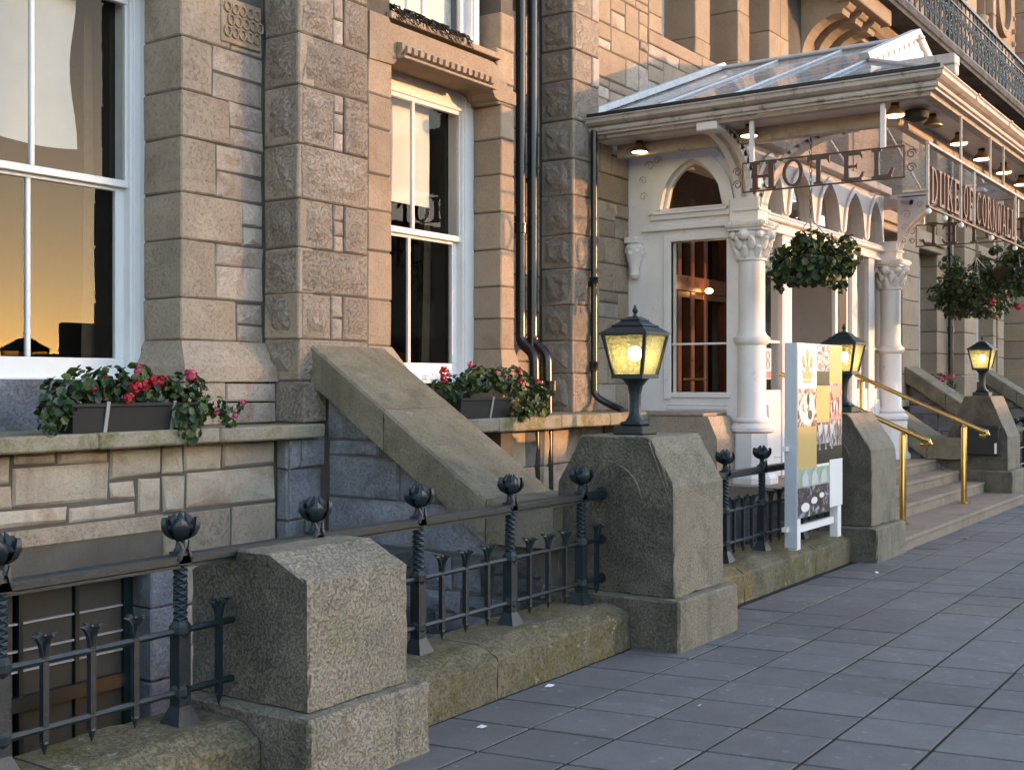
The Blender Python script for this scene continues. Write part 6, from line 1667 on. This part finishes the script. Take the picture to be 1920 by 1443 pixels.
for word, a, c in (('DUKE', 10.60, 11.62), ('OF', 11.71, 12.13), ('CORNWALL', 12.22, 14.0)):
    w = (c - a) / len(word)
    for k, ch in enumerate(word): put_letter(fs_, ch, 'y', SY, a + k * w + 0.02, a + (k + 1) * w - 0.02, 3.15, 3.47, M['rust'], 0.012)

# ================================================================== hanging baskets
def basket(x, y, z, rad, hz, label, seed, n, flowers, ztop=4.1, fl=()):
    r = random.Random(seed)
    t = thing('hanging_basket', (x, y, z), label, 'hanging basket', 'hanging baskets under the canopy')
    obj('bowl', B().lathe(x, y, [(0.02, z - 0.24), (0.16, z - 0.20), (0.25, z - 0.10), (0.28, z), (0.27, z + 0.02)], 16), M['soil'], t, smooth=True)
    ch = B(); zk = z + 0.42
    nl = int((ztop - zk) / 0.045)
    for k in range(nl):
        zz0 = zk + (ztop - zk) * k / nl
        d = (0.011, 0) if k % 2 else (0, 0.011)
        ch.tube([(x - d[0], y - d[1], zz0), (x - d[0], y - d[1], zz0 + 0.04), (x + d[0], y + d[1], zz0 + 0.045), (x + d[0], y + d[1], zz0), (x - d[0], y - d[1], zz0)], 0.0045, 4)
    obj('chain', ch, M['iron'], t)
    for k in range(4):
        a = k * math.pi / 2 + 0.4
        obj('hanging_wire', B().tube([(x, y, zk), (x + 0.14 * math.cos(a), y + 0.14 * math.sin(a), z + 0.25), (x + 0.27 * math.cos(a), y + 0.27 * math.sin(a), z)], 0.006, 5), M['strap'], t)
    b = B()
    leaf_cluster(b, (x, y, z + 0.04), n // 2, rad * 0.8, rad * 0.8, hz * 0.65, 0.030, r, droop=0.35, mi=[0, 0, 1, 2])
    leaf_cluster(b, (x, y, z - 0.06), n // 2, rad * 0.8, rad * 0.8, hz * 0.7, 0.030, r, droop=0.6, mi=[2, 2, 0])
    for k in range(16):
        a = r.uniform(0, 6.28); q = rad * r.uniform(0.35, 0.95); s2_ = r.uniform(0.09, 0.17) * rad / 0.45
        leaf_cluster(b, (x + q * math.cos(a), y + q * math.sin(a), z + r.uniform(-0.5, 0.85) * hz), n // 9, s2_, s2_, s2_ * 0.8, 0.028, r, mi=[0, 0, 1, 2])
    for k in range(16):
        a = r.uniform(0, 6.28); rr2 = rad * r.uniform(0.75, 1.02); L = r.uniform(0.08, 0.26)
        for q in range(9):
            leaf_cluster(b, (x + rr2 * math.cos(a) + r.uniform(-.02, .02), y + rr2 * math.sin(a) + r.uniform(-.02, .02), z - 0.02 - L * q / 8), 3, 0.03, 0.03, 0.03, 0.03, r, mi=[0, 2])
    obj('foliage', b, LEAVES, t, recalc=False, kind='stuff')
    for (dx, dy, dz, s, m) in fl: flower_head(t, (x + dx, y + dy, z + dz), s, M[m], r)
    return t
basket(11.33, 4.2, 2.78, 0.40, 0.24, 'ivy-like hanging basket in front of the porch doors', 71, 620, 0)
basket(16.55, 3.86, 2.82, 0.52, 0.46, 'bushy hanging basket with dark red flowers above the farthest lamp', 72, 1000, 0, fl=[(-0.2, -0.45, -0.1, 0.05, 'petal_red'), (0.1, -0.5, -0.25, 0.05, 'petal_red'), (-0.4, -0.3, -0.2, 0.04, 'petal_pink'), (0.2, -0.45, 0.1, 0.04, 'petal_red')])
basket(15.25, 3.10, 2.93, 0.34, 0.34, 'hanging basket cut off by the right picture edge', 73, 500, 0, fl=[(-0.2, -0.28, -0.2, 0.04, 'petal_pink')])
